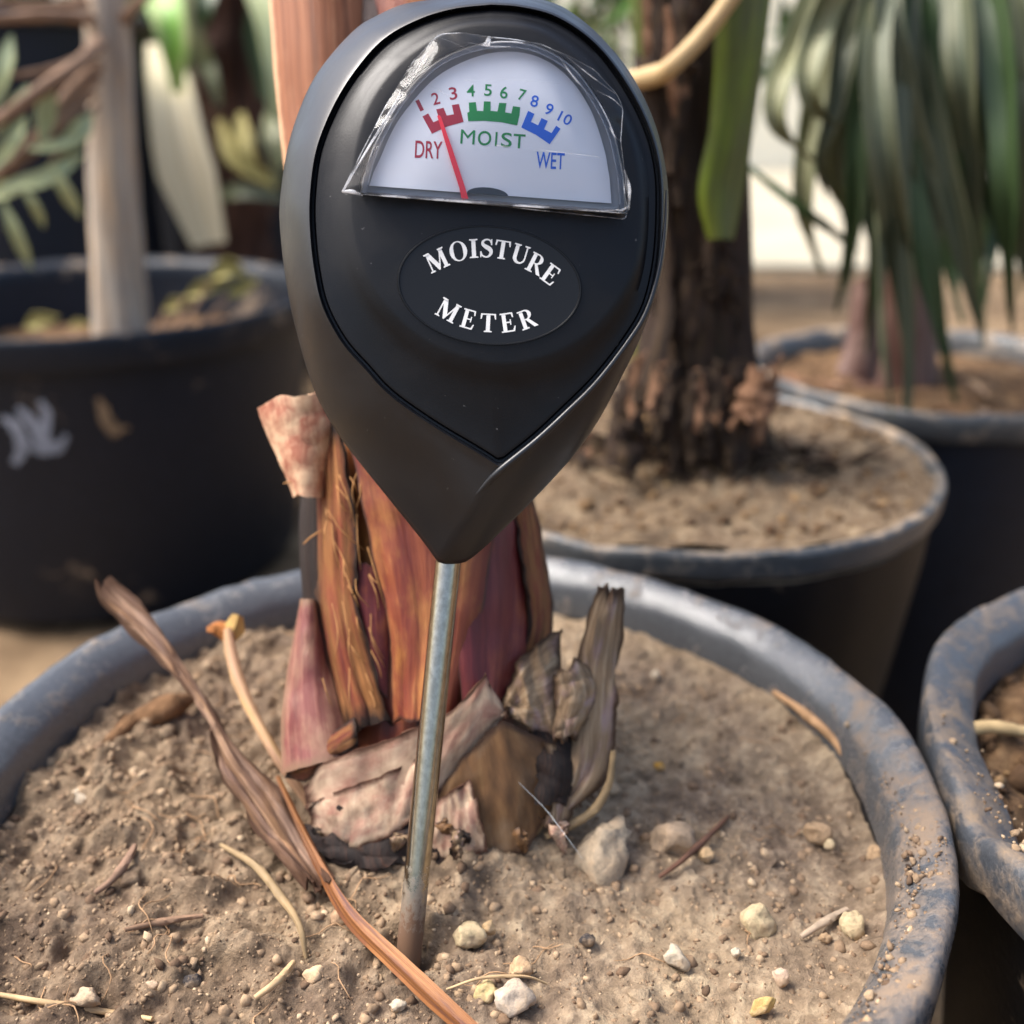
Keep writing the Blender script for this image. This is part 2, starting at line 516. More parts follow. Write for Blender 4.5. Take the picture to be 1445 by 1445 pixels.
M['ground'] = soil_mat('ground_earth', [hexlin(66, 52, 38), hexlin(108, 88, 66), hexlin(148, 124, 96), PALE],
                       [hexlin(80, 64, 48), hexlin(130, 108, 82), hexlin(170, 146, 112)], 2.5, 60, 0.004)
DUST = hexlin(170, 148, 122)
M['pot'] = pot_mat('pot_plastic', (0.006, 0.007, 0.009), DUST, 0.05, 0.5)
M['pot'].node_tree.nodes['Principled BSDF'].inputs['Specular IOR Level'].default_value = 0.2
M['pot_wall_far'] = pot_mat('pot_plastic_far', (0.009, 0.012, 0.019), DUST, 0.03, 0.5, 20)
M['pot_wall_far'].node_tree.nodes['Principled BSDF'].inputs['Specular IOR Level'].default_value = 0.25
M['rim'] = pot_mat('rim_plastic', (0.066, 0.070, 0.075), hexlin(120, 102, 84), 0.10, 0.21, 110, 0.08, (-0.35, 0.25, 0.62, 0.30))
M['rim'].node_tree.nodes['Principled BSDF'].inputs['Specular IOR Level'].default_value = 0.85
M['rim_split'] = pot_mat('rim_plastic_split', (0.055, 0.06, 0.068), hexlin(128, 110, 90), 0.34, 0.30, 120, 0.10, (3.6, 0.3, 0.65, 0.20))
M['rim_far'] = pot_mat('rim_plastic_far', (0.055, 0.058, 0.06), DUST, 0.36, 0.34, 50, 0.12)
M['wall'] = plain('cream_render', hexlin(240, 234, 214), 0.9, 0.2, 0, 30, 0.3, 0.004, 0.08, 4)

# ------------------------------------------------------------------ setting: ground and wall
def slab(name, x0, x1, y0, y1, z0, z1, mat, parent=None):
    V = [(x, y, z) for x in (x0, x1) for y in (y0, y1) for z in (z0, z1)]
    f = [(0, 1, 3, 2), (4, 6, 7, 5), (0, 4, 5, 1), (2, 3, 7, 6), (0, 2, 6, 4), (1, 5, 7, 3)]
    return obj(name, V, f, mat, parent, False)

gx = np.linspace(-1.6, 1.8, 130); gy = np.linspace(-0.5, 2.05, 100)
X, Y = np.meshgrid(gx, gy)
Z = 0.006 * fbm(X * 9, Y * 9, 4, 5)
Z *= np.clip(np.minimum.reduce([X + 1.6, 1.8 - X, Y + 0.5, 2.05 - Y]) / 0.2, 0, 1)
Z -= 0.004
big = [(-200, -200, -0.0042), (200, -200, -0.0042), (200, 200, -0.0042), (-200, 200, -0.0042)]
gv = np.stack([X.ravel(), Y.ravel(), Z.ravel()], 1)
gf = [(i * 130 + j, i * 130 + j + 1, (i + 1) * 130 + j + 1, (i + 1) * 130 + j) for i in range(99) for j in range(129)]
K = len(gv)
cs = [0, 129, 99 * 130 + 129, 99 * 130]
gf += [(K, K + 1, cs[1], cs[0]), (K + 1, K + 2, cs[2], cs[1]), (K + 2, K + 3, cs[3], cs[2]), (K + 3, K, cs[0], cs[3])]
g = obj('ground', np.vstack([gv, np.array(big)]), gf, M['ground'])
tag(g, 'bare trodden brown earth under the pots', 'ground', kind='structure')

RIM = 0.200                                     # all nursery pots stand on the ground, rims level

wall = slab('garden_wall', -9, 9, 5.2, 5.4, -0.05, 1.0, M['wall'])
M['paving'] = plain('pale_concrete', hexlin(168, 160, 140), 0.9, 0.2, 0, 40, 0.4, 0.003, 0.14, 5)
pv = slab('pavement', -9, 9, 2.10, 5.19, -0.03, 0.012, M['paving'])
tag(pv, 'pale sunlit concrete beyond the pots', 'pavement', kind='structure')
tag(wall, 'low cream wall beyond the pale concrete', 'wall')

# ------------------------------------------------------------------ pots
def pot(name, label, cx, cy, R, height=RIM, lip=0.011, drop=0.0125, group='black nursery pots', wob=0.0008, seg=144, matb=None, matr=None, seed=0, notch=None, taper=0.76):
    root = empty(name, (cx, cy, 0), label, 'pot', group)
    z = height
    def lathe(prof, closed):
        V = []; n = len(prof)
        for k in range(seg):
            a = 2 * math.pi * k / seg
            for i, (r, h) in enumerate(prof):
                wr = wob * 2 * float(fbm(math.cos(a) * 2.2 + 4 + seed, math.sin(a) * 2.2 + 4, 3, seed)) * (h > z - 0.05)
                wz = wob * 2.4 * float(fbm(math.cos(a) * 3.1 + 9, math.sin(a) * 3.1 + seed, 3, seed + 5)) * (h > z - 0.04)
                wz += wob * 0.9 * float(fbm(a * 40, i * 0.8, 2, seed + 9)) * (h > z - 0.02)
                if notch and h > z - 0.03:
                    da = (a - notch[0] + math.pi) % (2 * math.pi) - math.pi
                    wz -= notch[2] * math.exp(-(da / notch[1]) ** 2)
                V.append((cx + (r + wr) * math.cos(a), cy + (r + wr) * math.sin(a), h + wz))
        f = []
        for k in range(seg):
            k2 = (k + 1) % seg
            for i in range(n - 1 + closed):
                i2 = (i + 1) % n
                f.append((k * n + i, k2 * n + i, k2 * n + i2, k * n + i2))
        return V, f
    rimp = [(R - lip - 0.0012, z - 0.0135), (R - lip - 0.0004, z - 0.0062), (R - lip + 0.0007, z - 0.0042), (R - 0.0062, z - 0.0018), (R - 0.0036, z - 0.0004), (R - 0.0020, z),
            (R - 0.0009, z - 0.0005), (R - 0.0002, z - 0.0018), (R, z - 0.004), (R - 0.0002, z - drop + 0.001), (R - 0.0010, z - drop), (R - 0.0026, z - drop + 0.0005), (R - lip + 0.002, z - 0.0135)]
    if lip < 0.006: rimp = [(R - lip - 0.0008, z - 0.010), (R - lip, z - 0.002), (R - lip + 0.001, z - 0.0005), (R - 0.0014, z), (R - 0.0003, z - 0.0008), (R, z - 0.0025), (R - 0.0003, z - drop), (R - 0.0014, z - drop), (R - lip + 0.002, z - 0.010)]
    V, f = lathe(rimp, 1)
    o = obj('rim', V, f, matr or M['rim'], root, True); fix_normals(o); o.data.set_sharp_from_angle(angle=math.radians(50))
    Rb = R * taper
    ri = R - lip
    wallp = [(ri + 0.0014, z - 0.0118), (ri + 0.0005, z - 0.03), (ri * 0.5 + Rb * 0.5, z * 0.45), (Rb, 0.012), (Rb - 0.004, 0.004), (Rb - 0.010, 0.003), (Rb - 0.012, 0.012),
             (ri * 0.5 + Rb * 0.5 - 0.0022, z * 0.45), (ri - 0.0016, z - 0.03), (ri - 0.0008, z - 0.0118)]
    V, f = lathe(wallp, 1)
    n0 = len(V); nn = len(wallp)
    o = obj('pot_wall', V, f, matb or M['pot'], root, True); fix_normals(o); o.data.set_sharp_from_angle(angle=math.radians(50))
    V = [(cx + (Rb - 0.0115) * math.cos(2 * math.pi * k / 48), cy + (Rb - 0.0115) * math.sin(2 * math.pi * k / 48), h) for h in (0.006, 0.010) for k in range(48)]
    f = [tuple(range(48))[::-1], tuple(range(48, 96))] + [(k, (k + 1) % 48, 48 + (k + 1) % 48, 48 + k) for k in range(48)]
    obj('pot_base', V, f, matb or M['pot'], root, True, 40)
    return root

PM = (-0.0157, 0.1771, 0.1007)
PMID = (0.062, 0.374, 0.0985)
PR = (0.1925, 0.1545, 0.1085)
PF = (0.2153, 0.5114, 0.0935)
PL = (-0.302, 0.726, 0.166)
GRP = 'black nursery pots set close together'
pot('nursery_pot', 'grey-rimmed black pot holding the moisture meter and red-based palm', *PM, lip=0.0098, group=GRP, seed=1, wob=0.0010)
pot('nursery_pot', 'soil-filled black pot of the dark shaggy palm trunk', *PMID, lip=0.0045, drop=0.008, group=GRP, seed=2, matr=M['rim_far'])
pot('nursery_pot', 'black pot of chunky dark soil with a split dirty rim', *PR, height=RIM + 0.005, group=GRP, seed=3, matr=M['rim_split'], wob=0.0010, notch=(math.radians(181), 0.05, 0.004))
pot('nursery_pot', 'black pot under the drooping grey-green palm leaves', *PF, lip=0.008, group=GRP, seed=4, matb=M['pot_wall_far'], matr=M['rim_far'])
M['rim_dark'] = pot_mat('rim_plastic_dark', (0.012, 0.016, 0.023), DUST, 0.12, 0.42, 40, 0.08)
M['rim_dark'].node_tree.nodes['Principled BSDF'].inputs['Specular IOR Level'].default_value = 0.2
pl = pot('nursery_pot', 'wide black pot with white scrawl and bare grey stem', *PL, lip=0.012, drop=0.02, group=GRP, seed=5, matb=M['pot_wall_far'], matr=M['rim_dark'], taper=0.80)
pot('tall_planter', 'tall black planter standing behind the bare grey stem', -0.50, 1.12, 0.135, height=0.40, lip=0.012, group=GRP, seed=6, matb=M['pot_wall_far'], matr=M['rim_far'], taper=0.9)
pot('tall_planter', 'tall black planter hidden behind the brown trunk and cream leaf', -0.36, 1.42, 0.16, height=0.33, lip=0.012, group=GRP, seed=8, matb=M['pot_wall_far'], matr=M['rim_dark'], taper=0.9)

# white paint scrawl and a mud splash on the wide pot's wall
def pot_radius(P, z, taper, lip=0.012, top=RIM):
    ri = P[2] - lip; Rb = P[2] * taper
    if z > top * 0.45:
        k = (z - top * 0.45) / (top - 0.03 - top * 0.45); return (ri * .5 + Rb * .5) * (1 - min(k, 1)) + (ri + 0.0005) * min(k, 1)
    k = (z - 0.012) / (top * 0.45 - 0.012); return Rb * (1 - k) + (ri * .5 + Rb * .5) * k

def on_wall(P, px, py, taper, lip, lift):
    d = RIGHT * ((px - 722.5) / F) + UP * ((722.5 - py) / F) + FWD
    t = 0.3
    for _ in range(4000):
        q = CAM + d * t
        if math.hypot(q.x - P[0], q.y - P[1]) < pot_radius(P, q.z, taper, lip) + lift: break
        t += 0.00025
    return q

def smear(name, strokes, mat, parent, P, taper, lip):
    parts = []
    for kk, (pts, w) in enumerate(strokes):
        C = catmull(pts, 26)
        T = np.gradient(C, axis=0); T /= np.linalg.norm(T, axis=1, keepdims=True)
        V = []; f = []
        for i in range(26):
            ww = w * (math.sin(math.pi * (i + 1.5) / 28) ** 0.4) * (1 + 0.5 * float(vnoise(i * 0.5, kk * 3.1, kk)))
            nrm = np.array((-T[i][1], T[i][0]))
            for s in (-1, 0, 1):
                q = C[i] + nrm * ww * s
                V.append(tuple(on_wall(P, q[0], q[1], taper, lip, 0.0006 + 0.0003 * kk)))
        for i in range(25):
            for s in (0, 1):
                a = i * 3 + s; f.append((a, a + 1, a + 4, a + 3))
        parts.append((V, f))
    V, f = merge(parts)
    return obj(name, V, f, mat, parent)
M['scrawl'] = plain('chalky_paint', hexlin(150, 156, 166), 0.8, 0.2, vary=0.35, vscale=70)
M['mud'] = plain('dried_mud', hexlin(132, 112, 88), 0.9, 0.1, vary=0.4, vscale=80)
smear('paint_scrawl', [([(2, 590), (20, 600), (32, 630), (20, 655)], 9), ([(25, 575), (48, 600), (55, 625), (42, 636)], 8), ([(56, 566), (66, 585), (62, 615), (80, 634), (94, 614)], 8), ([(40, 630), (70, 640)], 6)], M['scrawl'], pl, PL, 0.80, 0.012)
smear('mud_splash', [([(138, 562), (150, 590), (160, 610), (170, 606)], 8), ([(140, 578), (150, 600), (182, 605)], 5)], M['mud'], pl, PL, 0.80, 0.012)

# ------------------------------------------------------------------ soils
def soil_height_main(x, y):
    dx = x - PM[0]; dy = y - PM[1]
    r = np.hypot(dx, dy)
    z = RIM - 0.0165 + 0.0030 * fbm(x * 38, y * 38, 3, 11) 
    left = 1 / (1 + np.exp((dx + 0.012) / 0.015))
    cl = 0.5 - np.abs(vnoise(x * 230, y * 230, 4))
    z = z + (0.0010 + 0.0026 * left) * (fbm(x * 130, y * 130, 4, 21) + cl * 0.5)
    z = z + 0.0010 * fbm(x * 480, y * 480, 3, 31) + 0.0004 * vnoise(x * 1150, y * 1150, 33)
    lump = np.clip(vnoise(x * 150, y * 150, 8) - 0.05, 0, 1) + 0.6 * np.clip(vnoise(x * 330, y * 330, 9) - 0.08, 0, 1)
    z = z + (0.0022 + 0.0050 * left) * lump
    z = z + 0.0055 * np.exp(-((dx + 0.052) ** 2 + (dy - 0.058) ** 2) / 0.022 ** 2)      # clump by the left rim
    z = z + 0.0045 * np.exp(-((dx + 0.075) ** 2 + (dy - 0.01) ** 2) / 0.03 ** 2)
    z = z + 0.0045 * np.clip((r - 0.078) / 0.014, 0, 1) ** 2 * (0.3 + 0.7 * (dx > -0.02))
    z = z + 0.006 * np.exp(-(np.hypot(dx, dy - 0.01) / 0.036) ** 4)
    hx, hy = PROBE_IN.x, PROBE_IN.y
    hr = np.hypot(x - hx - 0.0012, y - hy)
    z = z - 0.004 * np.exp(-(hr / 0.0042) ** 2) + 0.0018 * np.exp(-((hr - 0.007) / 0.003) ** 2) * (0.5 + fbm(x * 300, y * 300, 2, 77))
    return z
PROBE_IN = G(577, 1338, RIM - 0.016)

def disc_grid(cx, cy, R, step, hfun):
    n = int(R / step)
    ax = np.arange(-n, n + 1) * step
    X, Y = np.meshgrid(ax, ax)
    r = np.hypot(X, Y)
    inside = r <= R
    s = np.where(r > R, R / np.maximum(r, 1e-9), 1)            # ring just outside snaps to the wall
    near = r <= R + step * 1.6
    Xw = cx + X * s; Yw = cy + Y * s
    Z = hfun(Xw, Yw)
    idx = -np.ones(X.shape, int); idx[near] = np.arange(near.sum())
    V = np.stack([Xw[near], Yw[near], Z[near]], 1)
    q = near[:-1, :-1] & near[1:, :-1] & near[:-1, 1:] & near[1:, 1:]
    i, j = np.nonzero(q)
    f = np.stack([idx[i, j], idx[i, j + 1], idx[i + 1, j + 1], idx[i + 1, j]], 1)
    return V, f

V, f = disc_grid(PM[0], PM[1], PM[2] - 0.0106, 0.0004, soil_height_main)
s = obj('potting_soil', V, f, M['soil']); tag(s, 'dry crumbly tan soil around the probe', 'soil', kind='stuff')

def h_simple(P, top, amp, fr, seed, mound=0.0, edge=0.0):
    def h(x, y):
        r = np.hypot(x - P[0], y - P[1])
        return top + amp * fbm(x * fr, y * fr, 5, seed) + mound * np.exp(-(r / (P[2] * 0.45)) ** 2) + edge * (r / P[2]) ** 4
    return h
hm = h_simple(PMID, RIM - 0.0015, 0.005, 60, 41, 0.010)
V, f = disc_grid(PMID[0], PMID[1], PMID[2] - 0.0040, 0.0012, hm)
s = obj('potting_soil', V, f, M['soil_far']); tag(s, 'heaped tan soil around the dark shaggy palm trunk', 'soil', kind='stuff')
hr_ = h_simple(PR, RIM - 0.009, 0.010, 85, 51, 0.0)
V, f = disc_grid(PR[0], PR[1], PR[2] - 0.0118, 0.0008, hr_)
s = obj('potting_soil', V, f, M['soil_dark']); tag(s, 'chunky dark soil in the split-rimmed pot', 'soil', kind='stuff')
hf = h_simple(PF, RIM - 0.012, 0.006, 60, 61, 0.006)
V, f = disc_grid(PF[0], PF[1], PF[2] - 0.009, 0.0016, hf)
s = obj('potting_soil', V, f, M['soil_dark']); tag(s, 'litter-strewn soil under the drooping palm leaves', 'soil', kind='stuff')
hl = h_simple(PL, RIM - 0.050, 0.01, 40, 71, 0.006)
V, f = disc_grid(PL[0], PL[1], PL[2] - 0.0165, 0.003, hl)
s = obj('potting_soil', V, f, M['soil_dark']); tag(s, 'dark soil in the wide pot of the bare stem', 'soil', kind='stuff')
ht = h_simple((-0.5, 1.12, 0.135), 0.37, 0.01, 40, 81)
V, f = disc_grid(-0.5, 1.12, 0.12, 0.004, ht)
s = obj('potting_soil', V, f, M['soil_dark']); tag(s, 'dark soil inside the tall planter', 'soil', kind='stuff')
ht2 = h_simple((-0.36, 1.42, 0.16), 0.30, 0.01, 40, 83)
V, f = disc_grid(-0.36, 1.42, 0.145, 0.005, ht2)
s = obj('potting_soil', V, f, M['soil_dark']); tag(s, 'dark soil in the planter behind the brown trunk', 'soil', kind='stuff')

# ------------------------------------------------------------------ crumbs
def ico(sub, seed, amp=0.28):
    bm = bmesh.new(); bmesh.ops.create_icosphere(bm, subdivisions=sub, radius=1.0)
    r = np.random.default_rng(seed)
    V = np.array([tuple(v.co) for v in bm.verts]); f = [tuple(v.index for v in fc.verts) for fc in bm.faces]
    bm.free()
    dirs = r.normal(size=(9, 3)); dirs /= np.linalg.norm(dirs, axis=1, keepdims=True)
    k = np.ones(len(V))
    for d in dirs:                                   # chipped flats give angular crumbs
        c = V @ d; lim = r.uniform(0.55, 0.9)
        k = np.where(c * k > lim, lim / np.maximum(c, 1e-6), k)
    k *= 1 + amp * 0.5 * (r.random(len(V)) - 0.5)
    return V * k[:, None] * r.uniform(0.6, 1.3, 3), f
ICO = [ico(2, 100 + k) for k in range(10)]
ICO1 = [ico(1, 200 + k, 1.1) for k in range(16)]

def crumbs(name, pts, sizes, mat, parent=None, label=None, templ=ICO1, tints=None, base=None):
    Vs = []; fs = []; tint = []; o = 0
    for k, (p, s_) in enumerate(zip(pts, sizes)):
        v, ff = templ[int(rng.integers(len(templ)))]
        q = rng.normal(size=4); q /= np.linalg.norm(q)
        w, x, y, z = q
        Rm = np.array([[1 - 2 * (y * y + z * z), 2 * (x * y - z * w), 2 * (x * z + y * w)], [2 * (x * y + z * w), 1 - 2 * (x * x + z * z), 2 * (y * z - x * w)], [2 * (x * z - y * w), 2 * (y * z + x * w), 1 - 2 * (x * x + y * y)]])
        Vs.append((v @ Rm.T) * s_ + np.array(p)); fs.append(np.array(ff) + o); o += len(v)
        t = tints[k] if tints is not None else np.clip(rng.normal(0.5, 0.16), 0, 0.88)
        tint.append(np.full(len(v), t))
    ob = obj(name, np.vstack(Vs), np.vstack(fs), mat, parent, True, None, None, base, np.concatenate(tint))
    tag(ob, label, None, None, 'stuff')
    if label: ob["category"] = 'soil'
    return ob

N = 13000
th = rng.random(N) * 2 * math.pi; rr = np.sqrt(rng.random(N)) * (PM[2] - 0.0125)
x = PM[0] + rr * np.cos(th); y = PM[1] + rr * np.sin(th)
keep = rng.random(N) < np.where(x < PM[0] + 0.01, 1.0, 0.62)
keep &= ~((y > PM[1] + 0.05) & (rng.random(N) < 0.5))
x = x[keep]; y = y[keep]
sz = 0.00022 * (1 - rng.random(len(x))) ** -0.52
sz = np.minimum(sz, 0.0014)
z = soil_height_main(x, y) - sz * 0.1
crumbs('soil_crumbs', np.stack([x, y, z], 1), sz, M['granules'], None, 'small crumbs and grit scattered over the tan soil')

N = 1500
th = rng.random(N) * 2 * math.pi; rr = np.sqrt(rng.random(N)) * (PR[2] - 0.0125)
x = PR[0] + rr * np.cos(th); y = PR[1] + rr * np.sin(th)
k = x < 0.2; x = x[k]; y = y[k]
sz = np.minimum(0.0007 * (1 - rng.random(len(x))) ** -0.6, 0.0042)
crumbs('soil_crumbs', np.stack([x, y, hr_(x, y) + sz * 0.2], 1), sz, M['granules_dark'], None, 'coarse dark clods filling the split-rimmed pot')

N = 1500
th = rng.random(N) * 2 * math.pi; rr = np.sqrt(rng.random(N)) * (PMID[2] - 0.008)
x = PMID[0] + rr * np.cos(th); y = PMID[1] + rr * np.sin(th)
sz = np.minimum(0.0005 * (1 - rng.random(len(x))) ** -0.5, 0.0022)
crumbs('soil_crumbs', np.stack([x, y, hm(x, y) + sz * 0.2], 1), sz, M['granules_dark'], None, 'clods heaped around the dark shaggy palm trunk')

# larger half-buried clods of the same earth
N = 150
th = rng.random(N) * 2 * math.pi; rr = np.sqrt(rng.random(N)) * (PM[2] - 0.015)
x = PM[0] + rr * np.cos(th); y = PM[1] + rr * np.sin(th)
k = (rng.random(N) < np.where(x < PM[0], 1.0, 0.45)) & (np.hypot(x - PM[0], y - PM[1] - .01) > 0.03) & (np.hypot(x - PROBE_IN.x, y - PROBE_IN.y) > 0.008); x = x[k]; y = y[k]
sz = rng.uniform(0.0012, 0.0032, len(x)) * rng.uniform(.6, 1.0, len(x))
LUMP = []
for k in range(12):
    v, ff = ico(3, 500 + k, 0.1); v = v * (1 + 0.5 * fbm(v[:, 0] * 1.7 + k, v[:, 1] * 1.7 + v[:, 2], 4, k) )[:, None] * np.array((1, 1, .7)); LUMP.append((v, ff))
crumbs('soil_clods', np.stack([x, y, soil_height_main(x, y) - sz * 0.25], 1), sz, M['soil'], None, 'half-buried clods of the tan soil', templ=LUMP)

# dirt caked on the rims where the two near pots touch
N = 700
a = rng.normal(-0.45, 0.36, N); r_ = PM[2] - 0.0022 - rng.random(N) * 0.008
x = PM[0] + r_ * np.cos(a); y = PM[1] + r_ * np.sin(a)
sz = np.minimum(0.0003 * (1 - rng.random(N)) ** -0.55, 0.0016)
crumbs('rim_dirt', np.stack([x, y, RIM - 0.0006 - np.clip(PM[2] - 0.003 - r_, 0, 1) * 0.42], 1), sz * 0.6, M['granules'], None, 'grit caked on the grey rim beside the split-rimmed pot')
N = 350
a = rng.normal(3.5, 0.25, N); r_ = PR[2] - 0.0022 - rng.random(N) * 0.008
x = PR[0] + r_ * np.cos(a); y = PR[1] + r_ * np.sin(a)
sz = np.minimum(0.0003 * (1 - rng.random(N)) ** -0.55, 0.0018)
crumbs('rim_dirt', np.stack([x, y, RIM + 0.0042 - np.clip(PR[2] - 0.003 - r_, 0, 1) * 0.42], 1), sz * 0.6, M['granules'], None, 'grit stuck along the split dirty rim')

# fine rootlets in the soil
parts = []
for k in range(130):
    a = rng.random() * 6.283; r_ = math.sqrt(rng.random()) * 0.082
    p = np.array((PM[0] + r_ * math.cos(a), PM[1] + r_ * math.sin(a)))
    if p[0] > PM[0] + 0.01 and rng.random() < 0.55: continue
    d = rng.random() * 6.283; L = rng.uniform(0.003, 0.013); pts = []
    for i in range(5):
        q = p + np.array((math.cos(d), math.sin(d))) * L * i / 4
        d += rng.normal(0, 0.25)
        pts.append((q[0], q[1], float(soil_height_main(q[0], q[1])) + 0.0003 + 0.0007 * math.sin(i) ** 2))
    v, f_, _ = tube_data(pts, [0.0001, 0.00015, 0.00006], 5, 9)
    parts.append((v, f_))
V, f = merge(parts)
M['rootlet'] = plain('rootlet', hexlin(158, 126, 94), 0.8, 0.2, vary=0.4, vscale=150)
s = obj('rootlets', V, f, M['rootlet']); tag(s, 'fine dry rootlets lying in the tan soil', 'roots', kind='stuff')

# ------------------------------------------------------------------ pebbles one can pick out
PEB = {}
def peb_mat(rgb):
    if rgb not in PEB:
        m, nt, p, out = new_mat('pebble_%d_%d_%d' % rgb)
        n = noise(nt, coords(nt), 520, 7, 0.72)
        c = hexlin(*rgb)
        nt.links.new(ramp(nt, n, [(0.25, tuple(q * 0.35 for q in c[:3])), (0.52, c), (0.8, tuple(min(1, q * 1.3) for q in c[:3]))]), p.inputs["Base Color"])
        p.inputs["Roughness"].default_value = 0.85; p.inputs["Specular IOR Level"].default_value = 0.25
        cc = p.inputs["Base Color"].links[0].from_socket
        du = ramp(nt, noise(nt, coords(nt), 260, 6, 0.7), [(0.45, (0, 0, 0)), (0.62, (1, 1, 1))])
        nt.links.new(mixc(nt, math_n(nt, 'MULTIPLY', du, 0.7), cc, TAN), p.inputs["Base Color"])
        bump(nt, p, n, 0.9, 0.0007)
        PEB[rgb] = m
    return PEB[rgb]
YEL = (198, 178, 140); GRY = (168, 150, 128); WHT = (192, 178, 156); TN = (176, 146, 112); DK = (62, 58, 58); ORG = (206, 148, 62)
pebs = [
 (663, 1322, 27, 24, 0, YEL, 'knobbly cream pebble right beside the meter probe'),
 (1070, 1303, 29, 29, 0, YEL, 'cream pebble alone on smooth tan soil, with a chipped top'),
 (1203, 1310, 20, 28, 0, YEL, 'upright oval cream pebble against the soil by the inner rim'),
 (955, 1354, 17, 26, 30, WHT, 'whitish pebble with a yellow tail between two cream pebbles'),
 (947, 1187, 44, 34, 0, (172, 148, 122), 'large lumpy brown clod beside the long grey stone'),
 (850, 1213, 42, 78, -24, (170, 152, 128), 'long grey stone half sunk beside the brown clod'),
 (1102, 1379, 13, 15, 0, (204, 176, 152), 'small pinkish pebble near the dirty rim'),
 (997, 1208, 14, 14, 0, (196, 164, 122), 'round tan pebble touching the large brown clod'),
 (1156, 1176, 26, 18, 0, TN, 'flat crumbly tan clod near the right inner rim'),
 (1170, 1192, 11, 9, 0, YEL, 'small cream chip under the flat crumbly clod'),
 (1238, 1205, 20, 18, 0, TN, 'rounded tan clod tucked against the right inner rim'),
 (118, 1128, 23, 19, 0, WHT, 'pale rounded pebble on dark crumbly soil by the left rim'),
 (110, 1091, 12, 10, 0, (226, 204, 96), 'bright yellow seed on dark crumbly soil by the left rim'),
 (221, 1265, 12, 11, 0, ORG, 'small orange seed on dark crumbly soil'),
 (270, 1386, 18, 15, 0, DK, 'black stone among dark crumbs below the dry leaf'),
 (447, 1378, 22, 18, 0, (206, 176, 140), 'tan pebble beside the thin curved blade'),
 (728, 1412, 36, 30, 0, (186, 170, 152), 'broad whitish stone flecked with pink, in front of the probe'),
 (688, 1402, 22, 22, 0, (184, 164, 116), 'yellowish stone touching the end of the orange strip'),
 (735, 1366, 20, 20, 0, (188, 156, 120), 'tan pebble behind the broad whitish stone'),
 (1037, 945, 13, 13, 0, (214, 180, 126), 'light tan pebble by the far grey rim'),
 (925, 953, 9, 9, 0, WHT, 'tiny white pebble on the far side of the soil'),
 (66, 1077, 24, 20, 0, (176, 154, 124), 'lumpy tan clod next to the yellow seed'),
 (122, 1408, 26, 20, 0, (192, 168, 140), 'pale clod behind the pale straw'),
 (931, 1081, 10, 8, 0, (204, 152, 60), 'small orange-yellow chip near the upright dry sheath'),
 (830, 1325, 14, 12, 0, DK, 'small black stone between cream pebbles and the probe'),
 (1076, 1420, 24, 14, 20, (190, 160, 100), 'curled yellow flake lying near the dirty rim'),
 (216, 1392, 14, 11, 0, (186, 160, 134), 'small tan clod left of the black stone'),
 (480, 1298, 16, 20, -30, (166, 134, 104), 'brown clod between the probe and orange strip'),
 (560, 1420, 16, 10, 0, WHT, 'tiny whitish chip below the orange strip'),
 (1040, 1345, 9, 9, 0, WHT, 'tiny white grain beside the lone cream pebble'),
 (1165, 1322, 12, 9, 0, TN, 'tiny tan grain next to the upright oval pebble'),
 (690, 1310, 12, 12, 0, (204, 172, 128), 'small tan grain behind the knobbly cream pebble'),
 (860, 1115, 18, 14, 0, (190, 164, 132), 'small tan clod at the foot of the upright dry sheath'),
]
for k, (px, py, w, h, rot, rgb, lab) in enumerate(pebs):
    c = G(px, py, RIM - 0.0155)
    c.z = float(soil_height_main(c.x, c.y))
    d = depth_of(c); c = W(px, py, d - 0.0012)
    v, ff = ico(3, 300 + k, 0.06)
    v = np.array(v)
    v = v / np.abs(v).max(0)
    v = v + 0.17 * np.stack([fbm(v[:, 1] * 2.2 + k, v[:, 2] * 2.2, 3, k), fbm(v[:, 0] * 2.2 + k, v[:, 2] * 2.2, 3, k + 1), fbm(v[:, 0] * 2.2, v[:, 1] * 2.2 + k, 3, k + 2)], 1) * 2
    a = w / F * d; b = h / F * d
    ca, sa = math.cos(math.radians(rot)), math.sin(math.radians(rot))
    X_ = v[:, 0] * a * .85; Y_ = v[:, 2] * b * .85; Z_ = v[:, 1] * min(a, b) * 0.8
    Xr = X_ * ca - Y_ * sa; Yr = X_ * sa + Y_ * ca
    P3 = np.array(c)[None] + np.outer(Xr, RIGHT) + np.outer(Yr, UP) + np.outer(Z_, FWD)
    nm = 'seed' if 'seed' in lab else ('flake' if 'flake' in lab else ('clod' if 'clod' in lab else 'pebble'))
    o = obj(nm, P3, ff, peb_mat(rgb), None, True, None, base=tuple(c))
    tag(o, lab, nm, 'pebbles and clods on the tan soil')

# ------------------------------------------------------------------ moisture meter
Z0 = 0.168                                             # depth of the raised dial face
def L(px, py, h=0.0):
    return W(px, py, Z0 - h)
meter = empty('moisture_meter', PROBE_IN, 'black teardrop moisture meter with white dial, pushed into the tan soil', 'moisture meter')

